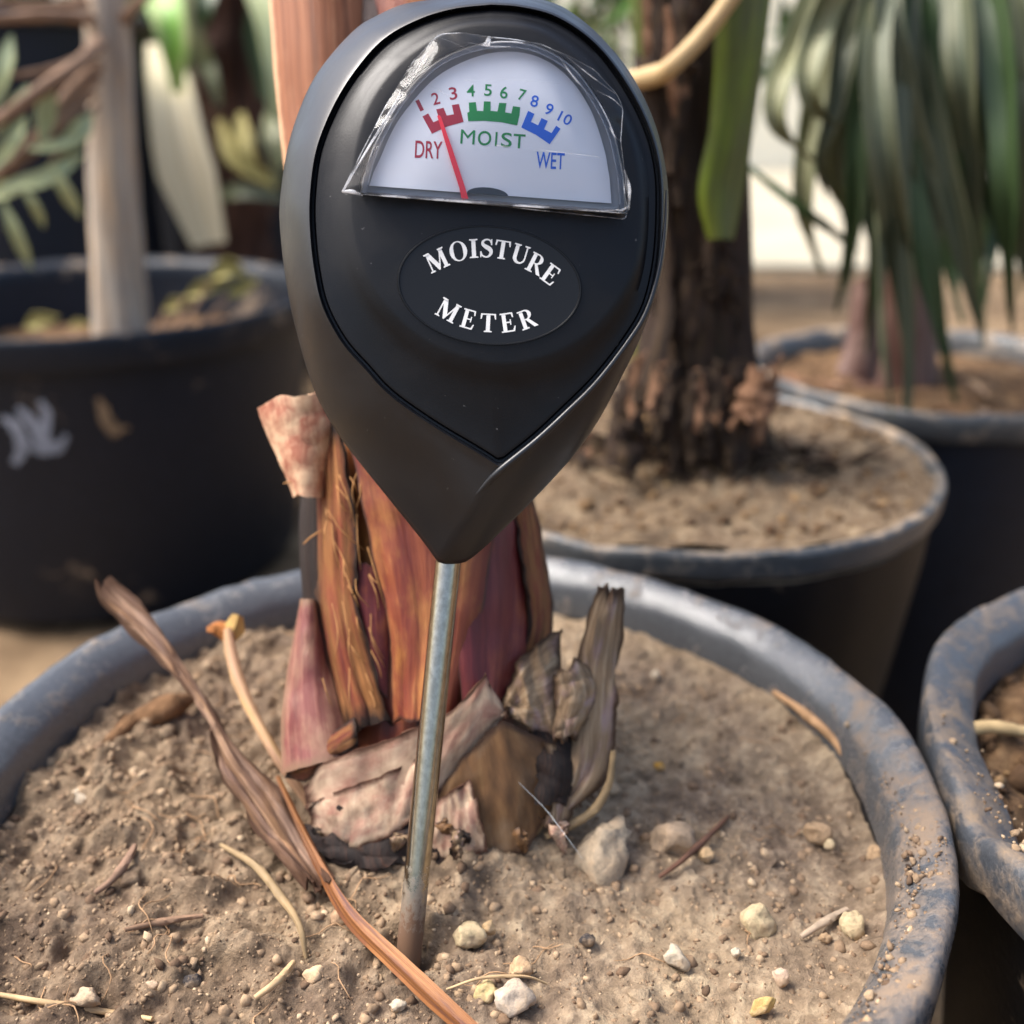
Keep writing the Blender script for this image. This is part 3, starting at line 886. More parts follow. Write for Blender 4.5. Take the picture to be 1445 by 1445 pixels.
S_left = [(676, -9), (620, -2), (569, 6), (528, 24), (500, 42), (460, 86), (432, 132), (408, 200), (396, 273), (395, 321), (404, 401), (420, 475), (444, 552), (474, 608), (510, 656), (560, 718), (596, 763), (612, 785), (618, 793)]
S_right = [(618, 793), (626, 796), (650, 795), (662, 790), (682, 774), (706, 751), (742, 716), (805, 648), (844, 594), (878, 530), (903, 478), (930, 401), (942, 321), (942, 257), (930, 193), (910, 140), (882, 92), (846, 50), (813, 22), (781, 4), (730, -7), (676, -9)]
B_left = [(693, 4), (640, 10), (590, 25), (540, 53), (500, 97), (468, 149), (444, 210), (435, 273), (435, 325), (441, 381), (453, 433), (480, 484), (513, 522), (549, 560), (608, 602), (668, 638), (706, 662)]
B_right = [(706, 662), (757, 622), (800, 582), (846, 536), (888, 482), (916, 433), (931, 371), (936, 300), (934, 241), (922, 189), (898, 136), (862, 82), (826, 46), (781, 19), (733, 7), (693, 4)]
NL = 110
S = np.vstack([catmull(S_left, NL)[:-1], catmull(S_right, NL)[:-1]])
B = np.vstack([catmull(B_left, NL)[:-1], catmull(B_right, NL)[:-1]])
KEEL = NL - 1
CEN = np.array((680.0, 330.0))
def inset(C, px):
    T = np.roll(C, -1, 0) - np.roll(C, 1, 0); T /= np.linalg.norm(T, axis=1, keepdims=True) + 1e-9
    Nn = np.stack([-T[:, 1], T[:, 0]], 1)
    if np.sum(Nn * (CEN - C)) < 0: Nn = -Nn
    return C + Nn * px
def ring(C, h):
    return np.array([tuple(L(p[0], p[1], h)) for p in C])
rows = []
Sc = S - CEN
rows.append(ring(CEN + (S - CEN) * 0.80, -0.026))
rows.append(ring(CEN + (S - CEN) * 0.90, -0.0245))
rows.append(ring(CEN + (S - CEN) * 0.97, -0.020))
rows.append(ring(S, -0.0135))
nb = 12
for i in range(1, nb + 1):
    t = i / nb
    a = 0.55 * t + 0.45 * (1 - math.cos(t * math.pi / 2))          # share of the way from silhouette to ridge
    b = 0.6 * t + 0.4 * math.sin(t * math.pi / 2)                   # share of the height
    rows.append(ring(S * (1 - a) + B * a, -0.0135 * (1 - b) - 0.0022 * b))
B1 = inset(B, 2.2); B2 = inset(B, 5.0); B3 = inset(B, 6.0)
for C in (B1, B2, B3):                                             # keep the pointed end tidy
    C[KEEL] = (B[KEEL] + (CEN - B[KEEL]) / np.linalg.norm(CEN - B[KEEL]) * np.linalg.norm(C[KEEL] - B[KEEL]) * 1.6)
rows.append(ring(B1, -0.0020)); rows.append(ring(B2, -0.0025)); rows.append(ring(B3, -0.0052))
n = len(S)
V = np.vstack(rows)
f = []
for r in range(len(rows) - 1):
    for k in range(n):
        f.append((r * n + k, r * n + (k + 1) % n, (r + 1) * n + (k + 1) % n, (r + 1) * n + k))
f.append(tuple(range(n))[::-1])
f.append(tuple((len(rows) - 1) * n + k for k in range(n)))
o = obj('shell', V, f, M['shell'], meter); fix_normals(o); o.data.set_sharp_from_angle(angle=math.radians(62))

# raised bead along the right ridge and the keel
keel = [(940, 268, -.0030), (938, 320, -.0026), (930, 380, -.0024), (912, 440, -.0023), (884, 486, -.0022), (842, 540, -.0021), (800, 582, -.0021), (757, 622, -.0021), (708, 662, -.0021), (684, 686, -.0040), (660, 712, -.0062), (640, 740, -.0088), (627, 764, -.0112), (620, 784, -.0132)]
o = tube('ridge_bead', [L(*k_) for k_ in keel], [0.0001, 0.0004, 0.0005, 0.0005, 0.0006, 0.0007, 0.0004], M['shell'], meter, 12, 90)

# face panel: teardrop plate with a raised round dial disc and a window cut in it
C0 = np.array((694.0, 232.0))
def radial(C, n=320):
    ang = np.arctan2(C[:, 1] - C0[1], C[:, 0] - C0[0]); r = np.hypot(C[:, 0] - C0[0], C[:, 1] - C0[1])
    o_ = np.argsort(ang); ang = ang[o_]; r = r[o_]
    th = np.linspace(-math.pi, math.pi, n, endpoint=False)
    rr = np.interp(th, np.r_[ang[-1] - 2 * math.pi, ang, ang[0] + 2 * math.pi], np.r_[r[-1], r, r[0]])
    return np.stack([C0[0] + rr * np.cos(th), C0[1] + rr * np.sin(th)], 1)
def dens(pts, k=40):
    return polyline(list(pts) + [pts[0]], len(pts) * k)
Pd = B3.copy()
P0 = radial(dens(inset(B, 9.0), 6)); P1 = radial(dens(inset(B, 11.5), 6)); P2 = radial(dens(inset(B, 16), 6))
I_px = [(701, 33), (637, 41), (573, 80), (528, 132), (503, 195), (493, 262), (496, 321), (512, 381), (549, 438), (605, 486), (677, 512), (733, 514), (797, 494), (854, 450), (892, 388), (904, 321), (902, 255), (890, 195), (866, 145), (826, 92), (765, 45)]
I0 = catmull(I_px, 400, True)
I_in = radial(I0); 
I_out = radial(C0 + (I0 - C0) * 1.13)
rP2 = np.linalg.norm(P2 - C0, axis=1); rI = np.linalg.norm(I_in - C0, axis=1); rO = np.linalg.norm(I_out - C0, axis=1)
rO = np.minimum(rO, rI + 0.72 * (rP2 - rI))
I_out = C0 + (I_out - C0) * (rO / np.linalg.norm(I_out - C0, axis=1))[:, None]
lens_px = [(506, 274), (510, 252), (518, 225), (531, 194), (564, 137), (607, 91), (653, 67), (707, 56), (759, 63), (808, 91), (844, 137), (869, 188), (883, 249), (886, 290), (885, 301)]
dome = catmull(lens_px[1:-2], 80)
lens_out = np.vstack([[(506, 274)], dome, [(886, 290), (885, 301)]])
Wd = radial(dens([tuple(p) for p in lens_out], 12))
lev = [(P0, -0.0054), (P0, -0.0034), (P1, -0.0026), (P2, -0.0024), (I_out, -0.0022), (C0 + (I_out - C0) * 0.5 + (I_in - C0) * 0.5, -0.0010), (I_in, -0.00025), (C0 + (I_in - C0) * 0.975, 0.0), (Wd, 0.0), (Wd, -0.0030)]
rows = [ring(C, h) for C, h in lev]
n = len(P0); V = np.vstack(rows); f = []
for r in range(len(rows) - 1):
    for k in range(n):
        f.append((r * n + k, r * n + (k + 1) % n, (r + 1) * n + (k + 1) % n, (r + 1) * n + k))
o = obj('face_panel', V, f, M['panel'], meter); fix_normals(o); o.data.set_sharp_from_angle(angle=math.radians(35))

def flat(name, pts, h, mat, parent, thick=0.00012):
    n = len(pts)
    V = [tuple(L(p[0], p[1], h)) for p in pts] + [tuple(L(p[0], p[1], h - thick)) for p in pts]
    f = [tuple(range(n)), tuple(range(n, 2 * n))[::-1]] + [(k, n + k, n + (k + 1) % n, (k + 1) % n) for k in range(n)]
    o = obj(name, V, f, mat, parent, False)
    bm = bmesh.new(); bm.from_mesh(o.data)
    bmesh.ops.triangulate(bm, faces=[x for x in bm.faces if len(x.verts) > 4])
    bmesh.ops.recalc_face_normals(bm, faces=bm.faces); bm.to_mesh(o.data); bm.free()
    return o

# dial: grey seat, white card with its print, needle, clear window
flat('dial_seat', [tuple(C0 + (p - C0) * 1.01) for p in Wd[::2]], -0.0027, M['recess'], meter, 0.0003)
card_px = [(521, 260), (527, 243), (537, 222), (552, 188), (572, 156), (613, 111), (659, 85), (707, 73), (756, 79), (799, 106), (832, 152), (852, 208), (860, 250), (862, 285)]
card = np.vstack([[(521, 262)], catmull(card_px[1:-1], 70), [(863, 287)]])
HC = -0.0016
dial = flat('dial_card', card, HC, M['dial'], meter, 0.0009)
def q2(x, y): return (470 + x / 3.284, 30 + y / 3.284)
HP = HC + 0.00004
red = [(414, 441), (441, 427), (465, 468), (492, 456), (478, 408), (512, 401), (527, 437), (560, 431), (550, 388), (583, 383), (605, 466), (530, 487), (458, 521)]
green = [(629, 377), (661, 374), (667, 415), (696, 416), (699, 371), (730, 372), (730, 415), (762, 418), (770, 378), (803, 379), (797, 422), (826, 427), (834, 393), (867, 398), (864, 436), (853, 483), (780, 468), (700, 461), (626, 463), (622, 424), (631, 420)]
blue = [(904, 415), (933, 429), (917, 466), (950, 482), (966, 448), (995, 462), (978, 500), (1012, 518), (1034, 484), (1054, 498), (1004, 570), (940, 526), (872, 492)]
for nm, pg in (('red', red), ('green', green), ('blue', blue)):
    o = flat('scale_band', [q2(*p) for p in pg], HP, M[nm + '_print'], dial)
    o["label"] = 'notched %s scale band' % nm

def glyphs(txt):
    cu = bpy.data.curves.new("t", 'FONT'); cu.body = txt; cu.size = 1.0; cu.resolution_u = 6; cu.offset = 0.0 if 'M' in txt else 0.010
    ob = bpy.data.objects.new("t", cu); COL.objects.link(ob)
    dg = bpy.context.evaluated_depsgraph_get()
    me = bpy.data.meshes.new_from_object(ob.evaluated_get(dg))
    V = np.array([(v.co.x, v.co.y) for v in me.vertices]); f = [tuple(p.vertices) for p in me.polygons]
    bpy.data.objects.remove(ob); bpy.data.curves.remove(cu); bpy.data.meshes.remove(me)
    V = V - V.min(0); V = V / V.max(0)
    return V - 0.5, f
def print_text(txt, cx, cy, w, h, rot, mat, parent, nm, shear=0.0, hh=HP):
    V, f = glyphs(txt)
    x = V[:, 0] * w; y = V[:, 1] * h
    x = x + shear * y
    c, s_ = math.cos(math.radians(rot)), math.sin(math.radians(rot))
    P = [tuple(L(cx + a * c - b * s_, cy - (a * s_ + b * c), hh)) for a, b in zip(x, y)]
    o = obj(nm, P, f, mat, parent, False)
    o["label"] = 'printed %s' % txt
    return o
for t, x, y, w, h, rot, m in (('1', 401, 390, 18, 54, 26, 'red'), ('2', 475, 358, 34, 56, 14, 'red'), ('3', 556, 334, 36, 58, 9, 'red'), ('4', 638, 321, 37, 54, 1, 'green'),
                              ('5', 718, 319, 35, 54, -2, 'green'), ('6', 792, 330, 35, 56, -6, 'green'), ('7', 876, 341, 33, 52, -15, 'green'),
                              ('8', 934, 370, 35, 54, -13, 'blue'), ('9', 1001, 408, 34, 54, -24, 'blue'), ('10', 1076, 450, 62, 50, -27, 'blue')):
    px, py = q2(x, y)
    print_text(t, px, py, w / 3.284, h / 3.284, rot, M[m + '_print'], dial, 'numeral')
px, py = q2(443, 595); print_text('DRY', px, py, 126 / 3.284, 80 / 3.284, -2.5, M['red_print'], dial, 'word')
for ch, x, y, w, h in (('M', 624, 536, 66, 66), ('O', 702, 542, 62, 68), ('I', 756, 546, 9, 66), ('S', 804, 550, 50, 68), ('T', 863, 556, 55, 66)):
    px, py = q2(x, y); print_text(ch, px, py, w / 3.284, h / 3.284, -4, M['green_print'], dial, 'letter')
px, py = q2(1007, 646); print_text('WET', px, py, 131 / 3.284, 77 / 3.284, -3, M['blue_print'], dial, 'word')

nd = [q2(482, 438), q2(492, 434), q2(500, 442), q2(556, 600), q2(612, 770), q2(628, 826), q2(597, 830), q2(585, 772), q2(543, 640), q2(492, 470)]
flat('needle', nd, HC + 0.0007, M['needle'], meter, 0.0002)
flat('pivot_cap', [(688 + 29 * math.cos(a), 274.5 + 2.2 * math.cos(a) - 10 * math.sin(a)) for a in np.linspace(0, math.pi, 30)], HC + 0.0004, M['pivot'], meter, 0.0003)

# clear window: domed half-moon box with walls
n = len(Wd)
Wc = np.array((694.0, 225.0))
wl_rows = [ring(Wc + (Wd - Wc) * 0.995, -0.0005), ring(Wc + (Wd - Wc) * 0.99, 0.0024), ring(Wc + (Wd - Wc) * 0.975, 0.0030), ring(Wc + (Wd - Wc) * 0.945, 0.0031), ring(Wc + (Wd - Wc) * 0.935, 0.0024), ring(Wc + (Wd - Wc) * 0.945, -0.0005)]
V = np.vstack(wl_rows)
f = [(r * n + k, r * n + (k + 1) % n, ((r + 1) % 6) * n + (k + 1) % n, ((r + 1) % 6) * n + k) for r in range(6) for k in range(n)]
win = obj('dial_window', V, f, M['lens_wall'], meter); fix_normals(win); win.data.set_sharp_from_angle(angle=math.radians(35))
parts = []
for s_, h_, r_ in ((0.982, 0.0030, 0.00010), (0.94, 0.0029, 0.00006)):
    rw = ring(Wc + (Wd - Wc) * s_, h_); v, f_, _ = tube_data([tuple(q) for q in rw[::4]] + [tuple(rw[0])], [r_] * 3, 6, 240); parts.append((v, f_))
V, f = merge(parts); obj('window_edge_glint', V, f, M['edge_glint'], win)  # thin whitish lines painted as the glint round the window edge
rs = [ring(Wc + (Wd - Wc) * s_, 0.0029 + 0.0006 * (1 - s_ ** 2)) for s_ in (0.95, 0.8, 0.6, 0.4, 0.2, 0.02)]
V = np.vstack(rs); f = [(r * n + k, r * n + (k + 1) % n, (r + 1) * n + (k + 1) % n, (r + 1) * n + k) for r in range(5) for k in range(n)] + [tuple(5 * n + k for k in range(n))]
pane = obj('pane', V, f, M['lens'], win); fix_normals(pane)

# crinkled protective film over the window
film_px = [(483, 270), (512, 212), (545, 148), (582, 88), (618, 49), (650, 46), (690, 52), (728, 56), (762, 62), (800, 78), (838, 98), (868, 130), (879, 150), (876, 200), (881, 240), (887, 292), (881, 309), (800, 301), (700, 290), (600, 280), (520, 274)]
fb = polyline(film_px + [film_px[0]], 160)[:-1]
rows = []
fc = np.array((694, 215.0))
for i, s_ in enumerate((1.0, 0.985, 0.96, 0.92, 0.88, 0.82, 0.7, 0.5, 0.25, 0.03)):
    C = fc + (fb - fc) * s_
    edge = max(0, (s_ - 0.86) / 0.14)
    rw = []
    for k, p in enumerate(C):
        a = 2 * math.pi * k / len(C)
        h = 0.0041 - 0.0018 * edge + 0.0016 * edge * float(fbm(math.cos(a) * 6, math.sin(a) * 6 + s_ * 6, 3, 3)) + 0.00018 * float(fbm(p[0] / 40, p[1] / 14, 3, 7))
        rw.append(tuple(L(p[0], p[1], h)))
    rows.append(np.array(rw))
n = len(fb); V = np.vstack(rows)
f = [(r * n + k, r * n + (k + 1) % n, (r + 1) * n + (k + 1) % n, (r + 1) * n + k) for r in range(len(rows) - 1) for k in range(n)] + [tuple((len(rows) - 1) * n + k for k in range(n))]
film = obj('protective_film', V, f, M['film'], meter); fix_normals(film)
# its creased border and folds, glints painted into their colour
E_ = rows[0]
parts = []
def crease(pts, r):
    v, f_, _ = tube_data(pts, r, 6, max(10, len(pts) * 3)); parts.append((v, f_))
seg_ids = list(range(0, n)) + [0]
crease([tuple(E_[i]) for i in seg_ids[::2]] + [tuple(E_[0])], [0.00007] * 3)
for a, b, hh, w in (((483, 270), (618, 49), .0034, .00022), ((486, 268), (560, 150), .0038, .0001), ((506, 274), (885, 301), .0034, .00014), ((585, 100), (620, 60), .0036, .0001), ((618, 52), (665, 72), .0036, .00008), ((660, 60), (720, 66), .0037, .00012), ((690, 52), (683, 62), .0038, .0005),
                    ((790, 82), (838, 140), .0036, .00014), ((800, 80), (868, 132), .0036, .0001), ((842, 128), (878, 152), .0035, .00008), ((860, 180), (876, 200), .0035, .0001), ((881, 240), (887, 296), .0034, .0003), ((655, 113), (790, 118), .0044, .00006), ((870, 296), (886, 292), .0036, .0002),
                    ((600, 118), (640, 140), .0044, .00005), ((700, 205), (850, 222), .0044, .00005), ((483, 270), (512, 276), .003, .0004)):
    mid = ((a[0] + b[0]) / 2 + rng.normal(0, 2), (a[1] + b[1]) / 2 + rng.normal(0, 2))
    crease([tuple(L(a[0], a[1], hh)), tuple(L(mid[0], mid[1], hh + 0.0003)), tuple(L(b[0], b[1], hh))], [w * .5, w, w * .5])
V, f = merge(parts)
obj('crease', V, f, M['edge_glint'], film)

# oval label with curved serif lettering
LC = (690.8, 402.6); LA, LB, LT = 130.6, 84.2, 5.0
def oval(k, n=120):
    c, s_ = math.cos(math.radians(LT)), math.sin(math.radians(LT))
    return [(LC[0] + LA * k * math.cos(a) * c - LB * k * math.sin(a) * s_, LC[1] + LA * k * math.cos(a) * s_ + LB * k * math.sin(a) * c) for a in np.linspace(0, 2 * math.pi, n, endpoint=False)]
rows = [ring(np.array(oval(k)), h) for k, h in ((1.0, -0.0003), (1.0, 0.00022), (0.992, 0.00046), (0.980, 0.00046), (0.972, 0.00022), (0.955, 0.00020), (0.5, 0.00020), (0.02, 0.00020))]
n = 120; V = np.vstack(rows)
f = [(r * n + k, r * n + (k + 1) % n, (r + 1) * n + (k + 1) % n, (r + 1) * n + k) for r in range(7) for k in range(n)] + [tuple(7 * n + k for k in range(n))]
lab = obj('oval_label', V, f, M['label'], meter); fix_normals(lab); lab.data.set_sharp_from_angle(angle=math.radians(25))

def bow(cx, cy, rx, ry, w0, w1, a0, a1, n=22):
    """stroke along an ellipse arc, width swelling from w0 (flat) to w1 (upright)"""
    out = []; inn = []
    for k in range(n + 1):
        a = math.radians(a0 + (a1 - a0) * k / n)
        w = w0 + (w1 - w0) * abs(math.cos(a)) ** 1.6
        out.append((cx + rx * math.cos(a), cy + ry * math.sin(a))); inn.append((cx + (rx - w) * math.cos(a), cy + (ry - w * 0.75) * math.sin(a)))
    return out + inn[::-1]
def rect(x0, x1, y0, y1): return [(x0, y0), (x1, y0), (x1, y1), (x0, y1)]
def serif(xc, y, w, up, t=0.055): 
    s_ = 1 if up else -1
    return [(xc - w, y), (xc + w, y), (xc + w, y + s_ * t), (xc + w * 0.55, y + s_ * t * 1.5), (xc - w * 0.55, y + s_ * t * 1.5), (xc - w, y + s_ * t)]
def g_s():
    # S as a swept spine
    sp = catmull([(0.52, 0.76), (0.46, 0.90), (0.30, 0.955), (0.13, 0.86), (0.13, 0.70), (0.28, 0.57), (0.45, 0.44), (0.50, 0.26), (0.40, 0.09), (0.24, 0.045), (0.09, 0.13), (0.045, 0.26)], 60)
    T = np.gradient(sp, axis=0); T /= np.linalg.norm(T, axis=1, keepdims=True)
    t = np.linspace(0, 1, 60); w = 0.035 + 0.075 * np.exp(-((t - 0.5) / 0.2) ** 2)
    Nn = np.stack([-T[:, 1], T[:, 0]], 1)
    return [list(map(tuple, sp + Nn * w[:, None])) + list(map(tuple, (sp - Nn * w[:, None])[::-1])), [(0.50, 0.66), (0.56, 0.66), (0.56, 0.97), (0.51, 0.97)], [(0.0, 0.03), (0.05, 0.03), (0.06, 0.34), (0.0, 0.34)]]
GL = {
 'M': (1.02, [rect(.10, .165, .03, .97), [(.06, 1), (.28, 1), (.56, .26), (.50, 0), (.44, 0)], [(.44, 0), (.50, 0), (.86, .93), (.80, .97)], rect(.74, .92, .03, .97), serif(.132, 0, .12, True), serif(.83, 0, .17, True), serif(.14, 1, .13, False), serif(.86, 1, .14, False)]),
 'O': (.82, [bow(.41, .5, .41, .51, .07, .19, 0, 180), bow(.41, .5, .41, .51, .07, .19, 180, 360)]),
 'I': (.42, [rect(.12, .30, .03, .97), serif(.21, 0, .19, True), serif(.21, 1, .19, False)]),
 'S': (.57, g_s()),
 'T': (.72, [rect(.27, .45, .03, .97), serif(.36, 0, .18, True), rect(.02, .70, .93, 1.0), [(.0, .70), (.05, .70), (.10, .93), (.02, 1.0)], [(.72, .70), (.67, .70), (.62, .93), (.70, 1.0)]]),
 'U': (.80, [rect(.08, .26, .32, .97), rect(.62, .69, .32, .97), [(.08, .34)] + [(.385 + .305 * math.cos(math.radians(a)), .32 + .33 * math.sin(math.radians(a))) for a in range(180, 361, 10)] + [(.62, .34)] + [(.44 + .18 * math.cos(math.radians(a)), .34 + .25 * math.sin(math.radians(a))) for a in range(350, 189, -10)] + [(.26, .34)], serif(.17, 1, .17, False), serif(.655, 1, .13, False)]),
 'R': (.80, [rect(.09, .27, .03, .97), serif(.18, 0, .18, True), rect(.02, .36, .93, 1.0), bow(.33, .73, .31, .27, .07, .17, -90, 90), rect(.25, .36, .46, .52), [(.30, .50), (.46, .50), (.76, .06), (.80, .0), (.60, .0)]]),
 'E': (.70, [rect(.09, .27, .03, .97), rect(.01, .60, .93, 1.0), rect(.01, .62, .0, .07), rect(.25, .46, .47, .535), [(.44, .36), (.49, .36), (.49, .65), (.44, .65)], [(.52, .95), (.60, 1.0), (.62, .74), (.57, .74)], [(.54, .05), (.62, .0), (.68, .28), (.62, .28)]]),
}
def tri_poly(pts):
    from mathutils.geometry import tessellate_polygon
    return tessellate_polygon([[Vector((p[0], p[1], 0)) for p in pts]])
def letter(ch, cx, cy, hpx, wpx, rot):
    wd, polys = GL[ch]
    V = []; f = []; c, s_ = math.cos(math.radians(rot)), math.sin(math.radians(rot))
    for k, pg in enumerate(polys):
        o_ = len(V)
        for (x, y) in pg:
            a = (x / wd - 0.5) * wpx; b = (y - 0.5) * hpx
            V.append(tuple(L(cx + a * c - b * s_, cy - (a * s_ + b * c), 0.00026 + k * 0.00002)))
        f += [tuple(i + o_ for i in t) for t in tri_poly(pg)]
    o = obj('letter', V, f, M['white_print'], lab, False)
    o["label"] = 'white serif letter %s' % ch
def q5(x, y): return (540 + x / 4.516, 290 + y / 4.516)
for ch, x, y, w, h, rot in (('M', 345, 348, 138, 128, 25), ('O', 482, 291, 112, 126, 11), ('I', 580, 274, 60, 120, 3), ('S', 661, 272, 78, 122, 0), ('T', 763, 282, 98, 118, -9),
                            ('U', 878, 311, 106, 122, -17), ('R', 980, 372, 108, 126, -27), ('E', 1072, 440, 96, 124, -36),
                            ('M', 418, 668, 136, 124, -28), ('E', 548, 724, 92, 122, -16), ('T', 672, 748, 100, 118, -3), ('E', 799, 745, 96, 122, 8), ('R', 922, 722, 108, 122, 20)):
    px, py = q5(x, y)
    letter(ch, px, py, h / 4.516, w / 4.516, rot)

# scuffs: tiny pale dust specks and scratches on the black plastic
M['scuff'] = plain('dust_fleck', (0.35, 0.35, 0.36), 0.9, 0.1)
# probe
tipd = depth_of(PROBE_IN)
p_top = W(637, 760, Z0 + 0.0178); p_a = W(632, 798, Z0 + 0.0180)
p_bot = W(577, 1345, tipd); p_deep = p_bot + (p_bot - p_a).normalized() * 0.03
V, f, uv = tube_data([p_top, p_a, p_a * 0.5 + p_bot * 0.5, p_bot, p_deep], [0.00232, 0.00232, 0.00232, 0.00225, 0.0016], 28, 90)
Ltot = [(p_a - p_top).length, (p_bot - p_a).length, (p_deep - p_bot).length]
uv[:, 1] *= sum(Ltot) / (Ltot[0] + Ltot[1])
o = obj('probe', V, f, M['probe'], meter, True, None, uv); fix_normals(o); o.data.set_sharp_from_angle(angle=math.radians(50))

#PART2
# ------------------------------------------------------------------ palm in the meter's pot
RB = [(0.2, hexlin(50, 20, 15)), (0.42, hexlin(104, 44, 32)), (0.6, hexlin(136, 72, 44)), (0.85, hexlin(176, 122, 80))]
OB = [(0.2, hexlin(66, 38, 20)), (0.42, hexlin(130, 80, 40)), (0.62, hexlin(168, 112, 64)), (0.85, hexlin(200, 154, 104))]
M['sheath_red'] = fibre('sheath_red', RB, OB, 8, 1.5, 3.0, 0.42, 0.7, 0.0007, (0.46, 0.62), 0.4, margin=hexlin(58, 32, 22), mw=0.02)
M['sheath_wine'] = fibre('sheath_wine', [(0.2, hexlin(52, 16, 18)), (0.5, hexlin(92, 32, 34)), (0.8, hexlin(134, 68, 58))], RB, 8, 1.4, 2.6, 0.42, 0.6, 0.0006, (0.5, 0.7), 0.4, margin=hexlin(54, 28, 20), mw=0.025)
M['sheath_orange'] = fibre('sheath_orange', [(0.2, hexlin(50, 30, 16)), (0.42, hexlin(110, 68, 34)), (0.62, hexlin(148, 98, 54)), (0.85, hexlin(186, 140, 92))], RB, 12, 1.6, 3.4, 0.65, 0.9, 0.0009, margin=hexlin(40, 24, 16), mw=0.10)
M['sheath_dark_and_gap'] = fibre('sheath_dark_and_gap', [(0.25, hexlin(10, 6, 4)), (0.5, hexlin(28, 16, 11)), (0.8, hexlin(66, 40, 26))], None, 18, 1.5, 3, 0.7, 0.8, 0.0007)  # dark old tissue; also painted shade for the gap left of the stem
M['sheath_pink'] = fibre('sheath_pink', [(0.25, hexlin(72, 34, 34)), (0.5, hexlin(112, 60, 56)), (0.75, hexlin(154, 104, 88))], [(0.25, hexlin(98, 66, 54)), (0.5, hexlin(136, 98, 80)), (0.75, hexlin(174, 138, 112))], 9, 1.0, 2.2, 0.5, 0.6, 0.0006, margin=hexlin(122, 92, 72), mw=0.07)
M['stub'] = fibre('cut_stub', [(0.2, hexlin(120, 66, 54)), (0.5, hexlin(166, 104, 82)), (0.8, hexlin(206, 156, 124))], [(0.2, hexlin(196, 158, 124)), (0.6, hexlin(226, 192, 156)), (0.9, hexlin(238, 214, 180))], 10, 1.2, 2.4, 0.6, 0.4, 0.0004, (0.4, 0.6))
M['flake'] = fibre('pale_flake', [(0.25, hexlin(104, 80, 64)), (0.45, hexlin(166, 140, 116)), (0.7, hexlin(206, 182, 154))], [(0.25, hexlin(98, 62, 52)), (0.45, hexlin(146, 106, 90)), (0.7, hexlin(184, 148, 126))], 2.0, 7, 3.0, 0.8, 0.5, 0.0004, (0.42, 0.62), 0.2, margin=hexlin(72, 48, 36), mw=0.08)
M['flake_amber'] = fibre('amber_flake', [(0.25, hexlin(58, 40, 26)), (0.5, hexlin(104, 74, 46)), (0.75, hexlin(138, 106, 70))], [(0.25, hexlin(60, 44, 32)), (0.5, hexlin(108, 84, 62)), (0.75, hexlin(146, 120, 92))], 1.6, 6, 2.4, 0.6, 0.4, 0.0003, (0.5, 0.7), 0.3, margin=hexlin(60, 40, 26), mw=0.05)
M['flake_grey'] = fibre('grey_flake', [(0.25, hexlin(80, 62, 48)), (0.5, hexlin(138, 114, 88)), (0.75, hexlin(186, 164, 134))], [(0.25, hexlin(92, 70, 64)), (0.5, hexlin(144, 118, 110)), (0.75, hexlin(186, 164, 156))], 8, 1.6, 2.5, 0.8, 0.8, 0.0008, (0.5, 0.64), 0.2, margin=hexlin(70, 52, 38), mw=0.10)
M['dry_leaf'] = fibre('dry_leaf', [(0.25, hexlin(52, 38, 34)), (0.45, hexlin(104, 80, 68)), (0.7, hexlin(176, 146, 122))], [(0.25, hexlin(72, 50, 34)), (0.5, hexlin(138, 104, 76)), (0.75, hexlin(196, 164, 132))], 8, 1.6, 3.2, 0.75, 0.9, 0.0009, spec=0.2, margin=hexlin(70, 48, 34), mw=0.10)
M['petiole'] = fibre('petiole', [(0.2, hexlin(76, 42, 24)), (0.5, hexlin(132, 78, 46)), (0.8, hexlin(170, 114, 78))], [(0.2, hexlin(116, 74, 48)), (0.5, hexlin(160, 112, 80)), (0.8, hexlin(190, 148, 114))], 14, 0.7, 1.8, 0.6, 0.7, 0.0006, (0.5, 0.7), margin=hexlin(206, 160, 122), mw=0.06)
M['strip'] = fibre('orange_strip', [(0.25, hexlin(64, 36, 20)), (0.5, hexlin(128, 80, 42)), (0.75, hexlin(176, 126, 76))], [(0.25, hexlin(48, 26, 24)), (0.5, hexlin(88, 52, 46)), (0.75, hexlin(126, 86, 74))], 7, 1.0, 2.6, 0.5, 0.5, 0.0005, (0.5, 0.65))
M['straw'] = plain('straw', hexlin(178, 150, 112), 0.7, 0.3, vary=0.25, vscale=200)
M['straw_olive'] = plain('straw_olive', hexlin(140, 118, 86), 0.7, 0.3, vary=0.3, vscale=160)

pb = G(612, 1120, RIM - 0.016)
palm = empty('potted_palm', pb, 'red and orange sheathed palm stem directly behind the moisture meter', 'palm')

